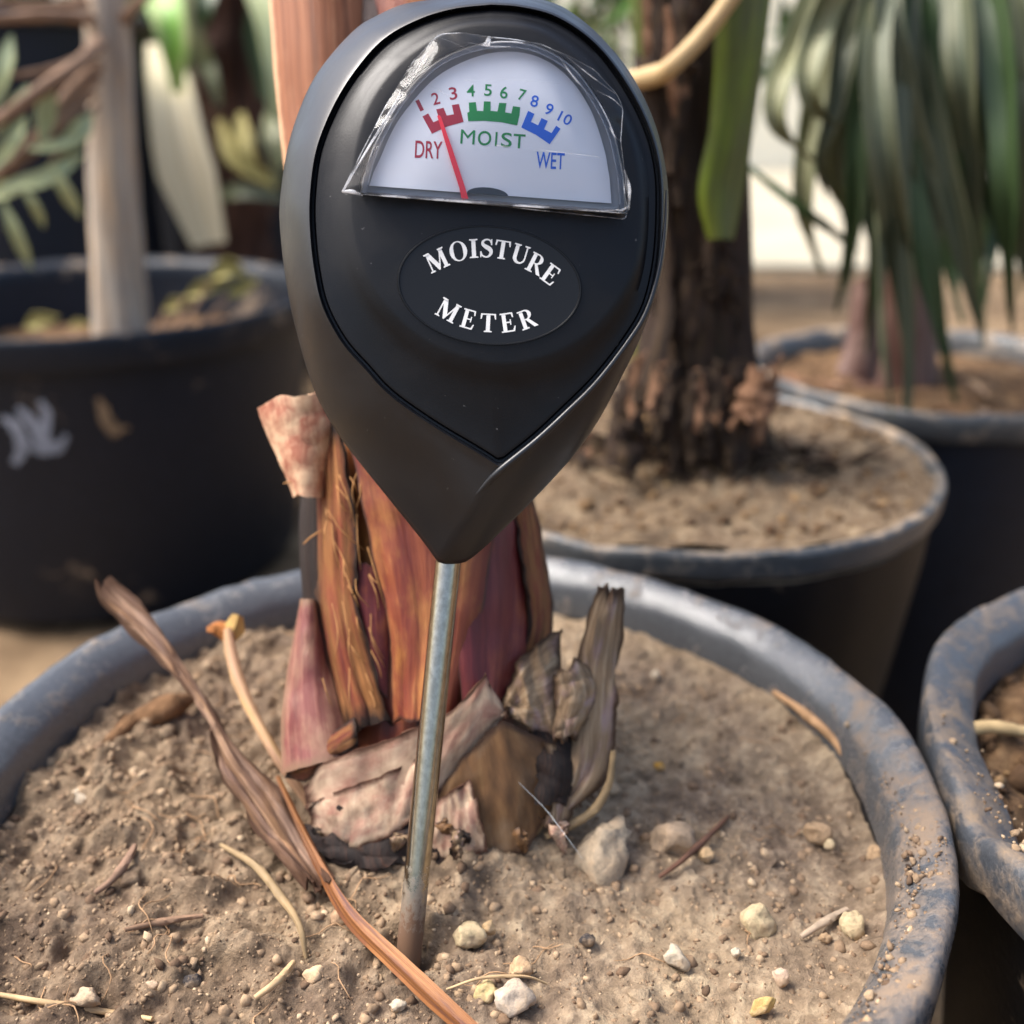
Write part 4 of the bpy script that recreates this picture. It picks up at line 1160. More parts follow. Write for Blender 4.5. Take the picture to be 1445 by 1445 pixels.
def sd_early(px, py, lift=0.0):
    q = G(px, py, RIM - 0.0155)
    for _ in range(3): q = G(px, py, float(soil_height_main(q.x, q.y)) + lift)
    return depth_of(q)
def core(name, rows, mat, parent, seg=40, n=60, lump=0.05, seed=0, flat_=1.0):
    """upright stem from (px, py, width px, depth) rows"""
    R = catmull(rows, n); V = []; uv = []
    for i, (px, py, w, d) in enumerate(R):
        r = w / 2 / F * d
        c = W(px, py, d)
        for k in range(seg):
            a = 2 * math.pi * k / seg
            q = r * (1 + lump * 2 * float(fbm(math.cos(a) * 1.6 + 5 + seed, math.sin(a) * 1.6 + i * 0.05 + 5, 3, seed)))
            V.append(c + RIGHT * math.cos(a) * q + FWD * math.sin(a) * q * flat_)
            uv.append((abs(2 * k / seg - 1) * 2, i / (n - 1) * 1.6))
    f = [(i * seg + k, i * seg + (k + 1) % seg, (i + 1) * seg + (k + 1) % seg, (i + 1) * seg + k) for i in range(n - 1) for k in range(seg)]
    f += [tuple(range(seg))[::-1], tuple((n - 1) * seg + k for k in range(seg))]
    o = obj(name, V, f, mat, parent, True, None, np.array(uv)); fix_normals(o); o.data.set_sharp_from_angle(angle=math.radians(60))
    return o
core('stem_foot', [(606, 1230, 280, .2165), (604, 1190, 300, .2195), (602, 1130, 306, .2225), (602, 1060, 300, .226)], M['sheath_dark_and_gap'], palm, lump=0.10, seed=9)
core('stem', [(602, 1130, 280, .226), (604, 1000, 284, .2295), (606, 860, 280, .2295), (598, 720, 250, .2285), (580, 600, 225, .2285), (565, 450, 195, .230), (548, 250, 160, .234), (535, 60, 140, .238), (530, -140, 120, .244)], M['sheath_red'], palm, lump=0.03)
# broad wrapping sheaths, then the shaded gap at their left
patch('sheath', [(494, 600, .2075), (520, 740, .206), (552, 880, .2055), (562, 1015, .206)], [(640, 600, .206), (690, 740, .207), (672, 880, .2055), (640, 1030, .204)], M['sheath_red'], palm, 0.0035, 0.0010, 34, 17, 0.0004, 1, 6, ridges=0.0004)
patch('sheath', [(628, 640, .2075), (640, 760, .2055), (645, 900, .2035), (660, 1030, .203)], [(742, 690, .217), (768, 850, .221), (752, 950, .217), (712, 1030, .210)], M['sheath_wine'], palm, 0.004, 0.0010, 34, 17, 0.0004, 2, 5, ridges=0.0003)
patch('sheath', [(720, 700, .213), (735, 800, .212), (742, 880, .2125), (735, 930, .213)], [(748, 700, .220), (770, 820, .223), (772, 890, .223), (756, 950, .220)], M['sheath_orange'], palm, 0.002, 0.0010, 24, 9, 0.0004, 9, 5)
patch('sheath', [(448, 590, .219), (448, 720, .216), (456, 880, .2145), (486, 1035, .211)], [(488, 612, .2085), (500, 740, .2065), (512, 880, .207), (552, 1022, .2065)], M['sheath_orange'], palm, 0.0022, 0.0009, 34, 13, 0.0006, 3, 10, ridges=0.0005)
patch('sheath', [(500, 790, .2085), (498, 860, .2085), (500, 930, .2085)], [(532, 800, .2085), (548, 880, .208), (545, 985, .2075)], M['sheath_wine'], palm, 0.0012, 0.0007, 20, 9, 0.0002, 4, 3)
patch('sheath', [(436, 640, .224), (430, 760, .220), (440, 900, .218), (470, 1030, .214)], [(456, 570, .2185), (458, 720, .2155), (464, 880, .2145), (492, 1040, .211)], M['sheath_dark_and_gap'], palm, 0.0012, 0.0012, 34, 9, 0.0004, 5, 4)  # no sheath: dark strip painted as the shadowed gap beside the stem
# torn fibres between the sheaths
parts = []
for k in range(34):
    a = (rng.uniform(455, 530), rng.uniform(640, 960)); ln = rng.uniform(20, 90)
    b = (a[0] + rng.normal(16, 10), a[1] + ln)
    d = .2055 + rng.random() * 0.001
    v, f_, _ = tube_data([W(a[0], a[1], d), W((a[0] + b[0]) / 2 + rng.normal(0, 5), (a[1] + b[1]) / 2, d - 0.0012), W(b[0], b[1], d + .0005)], [0.00008, 0.00014, 0.00006], 5, 10)
    parts.append((v, f_))
for a, m_, b, d in (((400, 682), (412, 681), (434, 690), .211), ((428, 768), (440, 757), (460, 745), .212), ((412, 640), (420, 668), (432, 695), .210), ((455, 560), (452, 600), (440, 690), .212), ((470, 640), (450, 680), (440, 700), .211)):
    v, f_, _ = tube_data([W(*a, d), W(*m_, d - .001), W(*b, d)], [0.00014, 0.0002, 0.0001], 5, 12); parts.append((v, f_))
V, f = merge(parts)
o = obj('torn_fibres', V, f, plain('fibre_tan', hexlin(172, 126, 80), 0.7, 0.2, vary=0.4, vscale=120), palm); tag(o, kind='stuff')
# cut leaf stub, low pink sheath
patch('cut_stub', [(375, 569, .211), (388, 608, .2115), (408, 650, .212), (428, 694, .213)], [(449, 552, .2105), (456, 590, .211), (452, 640, .212), (442, 700, .213)], M['stub'], palm, 0.003, 0.0022, 24, 13, 0.0004, 6, 3)
patch('sheath', [(432, 846, .217), (416, 930, .213), (405, 1005, .210), (404, 1090, .207)], [(440, 850, .217), (458, 935, .214), (474, 990, .211), (496, 1070, .206)], M['sheath_pink'], palm, 0.004, 0.0012, 28, 13, 0.0004, 7, 2)
# petioles beside and above the head
patch('petiole', [(398, -60, .232), (405, 40, .231), (414, 150, .230), (440, 330, .229), (490, 480, .228)], [(494, -60, .232), (500, 40, .231), (505, 150, .230), (520, 330, .229), (560, 480, .228)], M['petiole'], palm, 0.006, 0.004, 30, 15, 0.0003, 8, ridges=0.0002)
patch('petiole', [(492, -80, .240), (505, 30, .238), (515, 150, .237)], [(640, -80, .238), (640, 30, .236), (630, 150, .235)], M['sheath_red'], palm, 0.008, 0.004, 20, 13, 0.0003, 12)
# old leaf bases round the foot
patch('leaf_base', [(428, 1112, .2045), (452, 1078, .2015), (500, 1058, .1990), (560, 1040, .1980), (640, 1000, .1985), (688, 950, .1995), (716, 1008, .2025)], [(436, 1158, .2050), (462, 1188, .2020), (486, 1198, .2010), (560, 1172, .2000), (606, 1132, .2003), (656, 1082, .2015), (716, 1012, .2027)], M['flake'], palm, 0.0004, 0.0006, 60, 19, 0.0006, 10, 9, straight=True)
patch('leaf_base', [(432, 1136, .2030), (470, 1118, .2004), (536, 1096, .1984), (600, 1062, .1980)], [(442, 1166, .2036), (484, 1206, .2000), (552, 1182, .1986), (598, 1146, .1986)], M['flake'], palm, 0.0003, 0.0005, 40, 15, 0.0006, 41, 9, straight=True)
patch('leaf_base', [(604, 1130, .2015), (652, 1068, .1998), (708, 1016, .2005), (770, 1042, .2045)], [(598, 1208, .2015), (660, 1222, .1998), (738, 1204, .2010), (786, 1136, .2045)], M['flake_amber'], palm, 0.0004, 0.0006, 40, 19, 0.0005, 11, 9, straight=True)
patch('leaf_base', [(596, 1146, .1996), (634, 1118, .1984), (664, 1096, .1984)], [(588, 1206, .1996), (640, 1214, .1982), (690, 1198, .1984)], M['flake'], palm, 0.0003, 0.0005, 30, 15, 0.0005, 43, 10, straight=True)
patch('leaf_base', [(768, 1040, .2050), (778, 1090, .2030), (770, 1160, .2015)], [(804, 1052, .2080), (806, 1100, .2060), (800, 1168, .2040)], M['flake_grey'], palm, 0.0006, 0.0005, 24, 9, 0.0008, 44, 10)
for k in range(16):                                    # loose papery shreds round the foot
    x_ = rng.uniform(440, 800); y_ = rng.uniform(1150, 1205) - 0.25 * abs(x_ - 620); w = rng.uniform(5, 13); ln = rng.uniform(18, 46); sw = rng.normal(0, 16)
    dd = sd_early(x_, y_ + ln) - 0.0015
    patch('shred', [(x_ - w, y_, dd - .001), (x_ - w + sw * .5, y_ + ln * .5, dd - .002), (x_ - w * .3 + sw, y_ + ln, dd)], [(x_ + w, y_, dd - .001), (x_ + w + sw * .5, y_ + ln * .5, dd - .002), (x_ + w * .3 + sw, y_ + ln, dd)], M[('flake', 'flake_grey', 'sheath_dark_and_gap', 'flake_amber')[k % 4]], palm, 0.0006, 0.0003, 12, 7, 0.0008, 90 + k, 7)
patch('leaf_base', [(404, 1062, .2085), (430, 1056, .206), (468, 1034, .2045), (500, 1016, .2035)], [(404, 1096, .2075), (432, 1102, .2045), (470, 1072, .203), (506, 1052, .2025)], M['sheath_orange'], palm, 0.0015, 0.0014, 24, 9, 0.0007, 13, 6)
patch('leaf_base', [(706, 990, .2065), (738, 926, .2085), (768, 898, .212), (790, 892, .214)], [(722, 1016, .204), (756, 1036, .2045), (782, 1040, .2065), (796, 1020, .210)], M['flake_grey'], palm, 0.002, 0.0006, 30, 15, 0.0014, 14, 12)
patch('leaf_base', [(782, 948, .210), (786, 985, .208), (778, 1040, .206)], [(820, 928, .212), (842, 975, .211), (812, 1040, .208)], M['flake_grey'], palm, 0.0035, 0.0006, 26, 15, 0.0010, 15, 9)
patch('dry_sheath', [(845, 828, .214), (822, 900, .212), (808, 1000, .2095), (792, 1100, .2065), (764, 1160, .204)], [(879, 834, .215), (872, 930, .213), (864, 1040, .2095), (850, 1098, .207), (800, 1150, .2045)], M['flake_grey'], palm, 0.001, 0.0006, 40, 11, 0.0012, 16, 12)
patch('leaf_base', [(430, 1160, .203), (450, 1200, .200), (500, 1220, .1985)], [(470, 1190, .2005), (520, 1215, .198), (575, 1222, .1975)], M['sheath_dark_and_gap'], palm, 0.001, 0.0012, 20, 7, 0.0007, 17, 6)
patch('leaf_base', [(742, 1030, .207), (758, 1080, .204), (762, 1130, .2015)], [(800, 1035, .210), (806, 1085, .207), (792, 1140, .2035)], M['sheath_dark_and_gap'], palm, 0.002, 0.0012, 20, 9, 0.0007, 18, 6)
for pts, r in (([(600, 1190), (640, 1186), (668, 1182)], 0.0007), ([(560, 1222), (620, 1220), (690, 1212), (748, 1182), (772, 1150)], 0.0008), ([(650, 1240), (700, 1222), (730, 1186), (752, 1150), (770, 1096)], 0.0006), ([(440, 1218), (500, 1222), (560, 1216)], 0.0007), ([(770, 1180), (830, 1150), (858, 1110), (866, 1060)], 0.0008), ([(610, 1205), (660, 1204), (720, 1188)], 0.0006)):
    P3 = []
    for px, py in pts:
        q = G(px, py, RIM - 0.0155); q.z = float(soil_height_main(q.x, q.y)); P3.append(W(px, py, min(depth_of(q) - 0.001, .2045)))
    tube('root', P3, [r, r * 1.2, r * .7], M['straw_olive'], palm, 8, 24, 0.15)

# ------------------------------------------------------------------ dry leaf, stalk, straws on the soil
def sd_(px, py, lift=0.0):
    q = G(px, py, RIM - 0.0155)
    for _ in range(3): q = G(px, py, float(soil_height_main(q.x, q.y)) + lift)
    return depth_of(q)
e1 = sd_(452, 1256, .001)
base1 = W(452, 1256, e1)
dl = patch('dry_leaf', [(134, 832, .228), (150, 858, .226), (232, 934, .2185), (288, 1010, .2125), (312, 1090, .207), (372, 1180, .2015), (432, 1250, e1)],
           [(152, 828, .228), (216, 880, .224), (264, 948, .2195), (318, 1038, .213), (392, 1120, .2065), (440, 1204, .200), (470, 1256, e1)], M['dry_leaf'], None, 0.0018, 0.0005, 80, 19, 0.0016, 20, 14, base=base1, ridges=0.0008)
tag(dl, 'broad brown dry leaf leaning up from the soil over the rim', 'leaf')
st = ribbon('dry_strip', [W(392, 1096, .2060), W(440, 1200, .1985), W(490, 1290, sd_(490, 1290, .002)), W(560, 1362, sd_(560, 1362, .003)), W(600, 1400, sd_(600, 1400, .003)), W(668, 1462, sd_(668, 1462, .001))],
            [0.001, 0.0016, 0.0024, 0.0036, 0.0042, 0.0036], M['strip'], None, 0.0006, (15, -20), 0.22, 50, 7, base=W(490, 1290, sd_(490, 1290, 0)))
tag(st, 'long narrow orange-brown strip lying across the soil beside the probe', 'leaf strip')
tp = W(440, 1140, sd_(440, 1140, .002))
stalk = empty('withered_stalk', tp, 'thin withered stalk with a forked yellow tip by the dry leaf', 'stalk')
M['stalk'] = fibre('stalk', [(0.2, hexlin(120, 84, 62)), (0.5, hexlin(172, 134, 104)), (0.8, hexlin(204, 170, 132))], [(0.2, hexlin(104, 78, 58)), (0.5, hexlin(160, 128, 84)), (0.8, hexlin(196, 166, 112))], 6, 1.4, 1.4, 0.6, 0.4)
tube('stem', [W(322, 888, .228), W(328, 930, .225), W(346, 985, .220), W(386, 1060, .213), tp], [0.0011, 0.0015, 0.0012, 0.0011, 0.0010], M['stalk'], stalk, 10, 40, 0.1)
M['yellow_tip'] = plain('yellow_tip', hexlin(172, 138, 80), 0.7, 0.2, vary=0.3, vscale=260)
M['brown_tip'] = plain('brown_tip', hexlin(146, 92, 48), 0.7, 0.2, vary=0.3, vscale=260)
ribbon('tip', [W(320, 905, .2275), W(330, 888, .228), W(336, 868, .229)], [0.002, 0.005, 0.0025], M['yellow_tip'], stalk, 0.0008, (0, 30), 0.3, 14, 5)
ribbon('tip', [W(322, 905, .2270), W(308, 884, .228), W(292, 886, .228)], [0.002, 0.004, 0.002], M['brown_tip'], stalk, 0.0008, (0, 60), 0.3, 14, 5, side=UP)

def straw(pts, r, lab, mat=M['straw'], lift=0.001, nm='straw', seg=7):
    P3 = [W(p[0], p[1], sd_(p[0], p[1], lift + (p[2] if len(p) > 2 else 0))) for p in pts]
    c = P3[len(P3) // 2]
    o = tube(nm, P3, r, mat, None, seg, 30, 0.12, 3, base=c)
    tag(o, lab, nm, 'dry bits lying on the tan soil')
straw([(-10, 1402), (60, 1414), (150, 1428), (215, 1438)], [0.0004, 0.0006, 0.0004], 'pale straight straw lying on dark crumbly soil')
straw([(312, 1192), (360, 1222, .002), (400, 1270, .003), (424, 1310, .002), (432, 1352)], [0.0004, 0.0008, 0.0008, 0.0004], 'thin pale curved blade below the broad dry leaf', M['straw_olive'])
straw([(360, 1408), (392, 1384, .001), (414, 1358)], [0.0005, 0.0007, 0.0005], 'short pale stick near the tip of the curved blade')
straw([(134, 1260), (160, 1240, .001), (182, 1210, .001), (190, 1194)], [0.0005, 0.0009, 0.0006], 'short grey-brown twig on the dark crumbly soil', plain('twig_grey', hexlin(128, 102, 84), .8, .2, vary=.3, vscale=200))
straw([(176, 1312), (230, 1300), (286, 1292)], [0.0004, 0.0007, 0.0004], 'thin brown twig above the black stone', plain('twig_brown', hexlin(136, 108, 86), .8, .2, vary=.3, vscale=200))
straw([(88, 1000), (98, 985, .003), (92, 1010, .004), (100, 1034)], [0.0004, 0.0006, 0.0004], 'little hooked rootlet standing up by the left rim')
straw([(630, 1396), (680, 1380, .002), (740, 1378, .002), (772, 1388)], [0.0002, 0.0003, 0.0002], 'hair-thin arched fibre over the broad whitish stone')
straw([(1092, 976), (1140, 1010, .001), (1175, 1042, .001), (1192, 1068)], [0.0006, 0.0012, 0.0008], 'tan root along the inner wall of the far rim', plain('root_tan', hexlin(168, 132, 96), .8, .2, vary=.3, vscale=200))
straw([(1130, 1322), (1165, 1300, .001), (1195, 1284)], [0.0005, 0.0008, 0.0006], 'grey twig behind the upright oval pebble', plain('twig_pale', hexlin(168, 148, 126), .8, .2, vary=.3, vscale=200))
straw([(930, 1238), (965, 1212, .001), (1000, 1180, .001), (1028, 1152)], [0.0004, 0.0007, 0.0004], 'dark twig lying against the large brown clod', plain('twig_dark', hexlin(98, 70, 56), .8, .2, vary=.3, vscale=200))
straw([(150, 1050), (190, 1020, .003), (235, 1000, .004), (275, 985, .002)], [0.0012, 0.0026, 0.0030, 0.001], 'rotted orange-brown wood chip in the clump by the left rim', plain('rotten_chip', hexlin(112, 84, 60), .95, .1, 0, 300, .9, .0012, .6, 180), 0.0005, 'wood_chip', 9)
# spider thread by the leaf base
th_o = tube('spider_thread', [W(732, 1104, .196), W(768, 1140, .1945), W(790, 1168, .192), W(822, 1212, .190)], [0.00002, 0.000035, 0.00001], plain('silk', (0.8, 0.85, 0.85), 0.3), None, 5, 20, base=W(822, 1212, .190))
tag(th_o, 'short glinting spider thread hanging by the amber leaf base', 'thread')
# pale root loop in the split-rimmed pot
P3 = []
for px, py, dz in ((1360, 1098, .0), (1358, 1060, .002), (1364, 1034, .004), (1390, 1026, .005), (1420, 1028, .005), (1450, 1034, .002)):
    q = G(px, py, RIM - 0.010); P3.append(G(px, py, float(hr_(q.x, q.y)) + 0.002 + dz))
o = tube('root_loop', P3, [0.0012, 0.0015, 0.0015, 0.0012], plain('pale_root', hexlin(168, 144, 104), .7, .2, vary=.2, vscale=200), None, 10, 40, 0.1, base=P3[0]); tag(o, 'pale bent root arching from chunky dark soil', 'root')
for pts, lab in (([(1402, 1118), (1410, 1150), (1420, 1180)], 'pale twig below the bent root on chunky dark soil'), ([(1335, 1112), (1352, 1120), (1372, 1118)], 'thin pale fibre under the bent root')):
    P3 = []
    for px, py in pts:
        q = G(px, py, RIM - 0.010); P3.append(G(px, py, float(hr_(q.x, q.y)) + 0.002))
    o = tube('twig', P3, [0.0005, 0.0009, 0.0005], M['straw'], None, 7, 16, 0.1, base=P3[1]); tag(o, lab, 'twig')

# ------------------------------------------------------------------ shaggy palm in the pot behind
def vdepth(y0, z):                                   # depth of a point on an upright line at ground distance y0
    return y0 * math.cos(PITCH) + (CAM.z - z) * math.sin(PITCH)
def upright(px, py, y0):
    """pixel met on the upright plane at ground distance y0"""
    d = RIGHT * ((px - 722.5) / F) + UP * ((722.5 - py) / F) + FWD
    t = y0 / d.y
    return t                                            # depth along the view axis
M['bark'] = fibre('shaggy_bark', [(0.2, hexlin(18, 12, 9)), (0.5, hexlin(46, 32, 24)), (0.8, hexlin(88, 64, 48))], [(0.2, hexlin(24, 18, 10)), (0.5, hexlin(58, 44, 26)), (0.8, hexlin(100, 76, 52))], 14, 3, 3, 0.9, 0.9, 0.0015)
M['bark_tan'] = fibre('tan_bark', [(0.2, hexlin(70, 48, 34)), (0.5, hexlin(116, 84, 62)), (0.8, hexlin(160, 124, 92))], None, 14, 4, 3, 0.9, 0.8, 0.001)
M['stub_far'] = fibre('stub_far', [(0.2, hexlin(96, 70, 44)), (0.5, hexlin(150, 116, 76)), (0.8, hexlin(196, 160, 112))], None, 8, 2, 2, 0.8, 0.6, 0.0008, margin=hexlin(60, 42, 28), mw=0.15)
M['green_sheath'] = fibre('green_sheath', [(0.2, hexlin(44, 48, 18)), (0.5, hexlin(72, 78, 30)), (0.8, hexlin(108, 112, 56))], [(0.2, hexlin(54, 74, 10)), (0.6, hexlin(92, 106, 20)), (0.9, hexlin(120, 130, 36))], 8, 0.8, 1.5, 0.45, 0.3, 0.0004)
M['tan_stalk'] = fibre('tan_stalk', [(0.2, hexlin(130, 104, 66)), (0.5, hexlin(178, 150, 106)), (0.8, hexlin(208, 184, 140))], None, 6, 1, 2, 0.6, 0.4, 0.0004)
Y2 = PMID[1]
p2 = W(975, 620, upright(975, 620, Y2)); p2.z = RIM - 0.002
palm2 = empty('potted_palm', p2, 'dark shaggy palm trunk with a green leaf sheath, behind the meter', 'palm')
def ur(px, py, w, y0): return (px, py, w, upright(px, py, y0))
core('trunk', [ur(972, 690, 250, Y2), ur(974, 620, 226, Y2), ur(978, 540, 188, Y2), ur(982, 440, 162, Y2), ur(986, 320, 146, Y2), ur(984, 160, 140, Y2), ur(985, 0, 135, Y2), ur(985, -160, 130, Y2)], M['bark'], palm2, 40, 70, 0.06, 3)
for k in range(30):                                   # long ragged strips of old sheath hanging down the trunk
    fx = rng.uniform(-1, 1); ln = rng.uniform(70, 190); y_ = rng.uniform(-80, 430); w = rng.uniform(9, 24)
    cx_ = 984 + fx * 66; 
    if fx > 0.35 and y_ < 300: continue
    off = 0.0235 * math.sqrt(max(0.05, 1 - fx * fx)) + 0.0005
    q = lambda x_, yy, e=0.0: (x_, yy, upright(x_, yy, Y2 - off - e))
    sw = rng.normal(0, 7)
    patch('old_sheath', [q(cx_ - w, y_), q(cx_ - w + sw * .4, y_ + ln * .5, .001), q(cx_ - w * .3 + sw, y_ + ln, .003)], [q(cx_ + w, y_), q(cx_ + w + sw * .4, y_ + ln * .5, .001), q(cx_ + w * .3 + sw, y_ + ln, .003)], M['bark_tan'] if k % 5 == 0 else M['bark'], palm2, 0.0012, 0.0012, 14, 7, 0.0012, k, 8)
dg_ = lambda x, y, o=0.028: upright(x, y, Y2 - o)
patch('leaf_sheath', [(1012, -60, dg_(1012, -60)), (1012, 60, dg_(1012, 60)), (1004, 180, dg_(1004, 180)), (988, 270, dg_(988, 270)), (1004, 336, dg_(1004, 336))], [(1090, -60, dg_(1090, -60, .02)), (1074, 60, dg_(1074, 60, .02)), (1060, 160, dg_(1060, 160, .02)), (1046, 260, dg_(1046, 260, .022)), (1030, 338, dg_(1030, 338, .026))], M['green_sheath'], palm2, 0.004, 0.0015, 30, 11, 0.0002, 30)
tube('dead_stalk', [W(1050, -30, dg_(1050, -30, .036)), W(1000, 40, dg_(1000, 40, .036)), W(950, 92, dg_(950, 92, .036)), W(928, 106, dg_(928, 106, .03)), W(880, 116, dg_(880, 116, .02))], [0.0024, 0.0027, 0.0027, 0.0032, 0.003], M['tan_stalk'], palm2, 12, 40, 0.05)
patch('dead_strip', [(896, 80, dg_(896, 80, .014)), (906, 240, dg_(906, 240, .016)), (930, 420, dg_(930, 420, .02)), (900, 540, dg_(900, 540, .03))], [(928, 90, dg_(928, 90, .024)), (936, 240, dg_(936, 240, .024)), (952, 400, dg_(952, 400, .026)), (930, 560, dg_(930, 560, .034))], M['bark'], palm2, 0.002, 0.001, 24, 7, 0.0008, 31, 6)
# broken chunks and curled scales round its foot
for k, (a, b, c, d, mt) in enumerate((((908, 584), (948, 578), (896, 640), (952, 646), 'stub_far'), ((1052, 536), (1098, 516), (1036, 600), (1084, 606), 'bark_tan'), ((868, 566), (902, 590), (856, 656), (900, 664), 'bark'), ((1012, 566), (1046, 556), (1002, 650), (1050, 656), 'bark'))):
    o_ = 0.032 + 0.003 * (k % 3)
    q = lambda p, e=0.0: (p[0], p[1], dg_(p[0], p[1], o_ + e))
    patch('dead_scale', [q(a), q(((a[0] + c[0]) / 2 - 4, (a[1] + c[1]) / 2), .002), q(c, .006)], [q(b), q(((b[0] + d[0]) / 2 + 6, (b[1] + d[1]) / 2), .002), q(d, .006)], M[mt], palm2, 0.003, 0.0012, 16, 9, 0.0025, 40 + k, 18)
for k in range(46):                                    # shreds hanging from the foot into the soil
    fx = rng.uniform(-1, 1); y_ = rng.uniform(500, 580); ln = rng.uniform(60, 120); w = rng.uniform(5, 14); cx_ = 976 + fx * 92
    off = 0.034 * math.sqrt(max(0.05, 1 - fx * fx * .9)) + 0.001
    q = lambda x_, yy, e=0.0: (x_, yy, upright(x_, yy, Y2 - off - e))
    sw = fx * 18 + rng.normal(0, 8)
    patch('shred', [q(cx_ - w, y_), q(cx_ - w + sw * .4, y_ + ln * .5, .003), q(cx_ - w * .3 + sw, y_ + ln, .008)], [q(cx_ + w, y_), q(cx_ + w + sw * .4, y_ + ln * .5, .003), q(cx_ + w * .3 + sw, y_ + ln, .008)], M['bark_tan'] if k % 6 == 0 else M['bark'], palm2, 0.001, 0.0010, 12, 5, 0.0012, 80 + k, 8)
for k in range(40):                                    # dark bark scraps strewn round the foot
    a = rng.uniform(3.3, 6.1); r_ = rng.uniform(0.026, 0.060)
    c = Vector((p2.x + r_ * math.cos(a) * 1.15, Y2 + r_ * math.sin(a) * 0.75, 0))
    c.z = float(hm(c.x, c.y)) + 0.0015; a2 = rng.random() * 6.283; dv = Vector((math.cos(a2), math.sin(a2), rng.normal(0, .35))) * rng.uniform(.004, .013)
    o = ribbon('bark_scrap', [c - dv, c + Vector((0, 0, .002)), c + dv], [0.0012, rng.uniform(.002, .006), 0.001], M['bark_tan'] if k % 6 == 0 else M['bark'], None, 0.0007, (0, rng.uniform(-70, 70)), 0.25, 9, 5, side=Vector((-dv.y, dv.x, 0)).normalized(), base=c)
    tag(o, 'bark scrap on the soil round the dark shaggy trunk', 'bark scrap', 'bark scraps round the shaggy trunk')

# ------------------------------------------------------------------ drooping grey-green palm in the far right pot
GG = [(0.25, hexlin(36, 42, 30)), (0.5, hexlin(70, 78, 60)), (0.75, hexlin(118, 124, 98))]
M['blade'] = fibre('grey_green_blade', GG, [(0.25, hexlin(48, 52, 32)), (0.5, hexlin(92, 94, 66)), (0.75, hexlin(156, 152, 118))], 12, 0.4, 2, 0.5, 0.5, 0.0006)
M['blade_pale'] = fibre('pale_blade', [(0.2, hexlin(84, 86, 58)), (0.5, hexlin(124, 124, 90)), (0.8, hexlin(170, 166, 130))], [(0.2, hexlin(60, 68, 42)), (0.5, hexlin(94, 100, 70)), (0.8, hexlin(138, 142, 108))], 14, 0.5, 2, 0.5, 0.4, 0.0005)
M['blade_dark'] = fibre('dark_blade', [(0.2, hexlin(26, 40, 20)), (0.5, hexlin(48, 66, 36)), (0.8, hexlin(84, 104, 62))], None, 14, 0.5, 2, 0.45, 0.4, 0.0005)
M['pink_base'] = fibre('pink_base', [(0.2, hexlin(64, 44, 38)), (0.5, hexlin(108, 82, 72)), (0.8, hexlin(158, 132, 120))], [(0.2, hexlin(48, 28, 22)), (0.5, hexlin(82, 52, 42)), (0.8, hexlin(120, 86, 70))], 10, 1, 2, 0.6, 0.4, 0.0005)
Y3 = PF[1]
p3 = W(1260, 530, upright(1260, 530, Y3)); p3.z = RIM - 0.008
palm3 = empty('potted_palm', p3, 'palm of long drooping grey-green blades with a pinkish base', 'palm')
def dp(px, py, o=0.0): return W(px, py, upright(px, py, Y3 - o))
core('stem', [ur(1262, 560, 110, Y3), ur(1265, 480, 100, Y3), ur(1270, 360, 80, Y3), ur(1275, 200, 66, Y3), ur(1280, 0, 56, Y3), ur(1285, -200, 50, Y3)], M['pink_base'], palm3, 28, 40, 0.08, 5)
patch('leaf_base', [(1208, 400, upright(1208, 400, Y3 - .02)), (1200, 470, upright(1200, 470, Y3 - .026)), (1182, 528, upright(1182, 528, Y3 - .034))], [(1236, 380, upright(1236, 380, Y3 - .02)), (1240, 470, upright(1240, 470, Y3 - .026)), (1232, 540, upright(1232, 540, Y3 - .034))], M['pink_base'], palm3, 0.004, 0.002, 20, 9, 0.0004, 60)
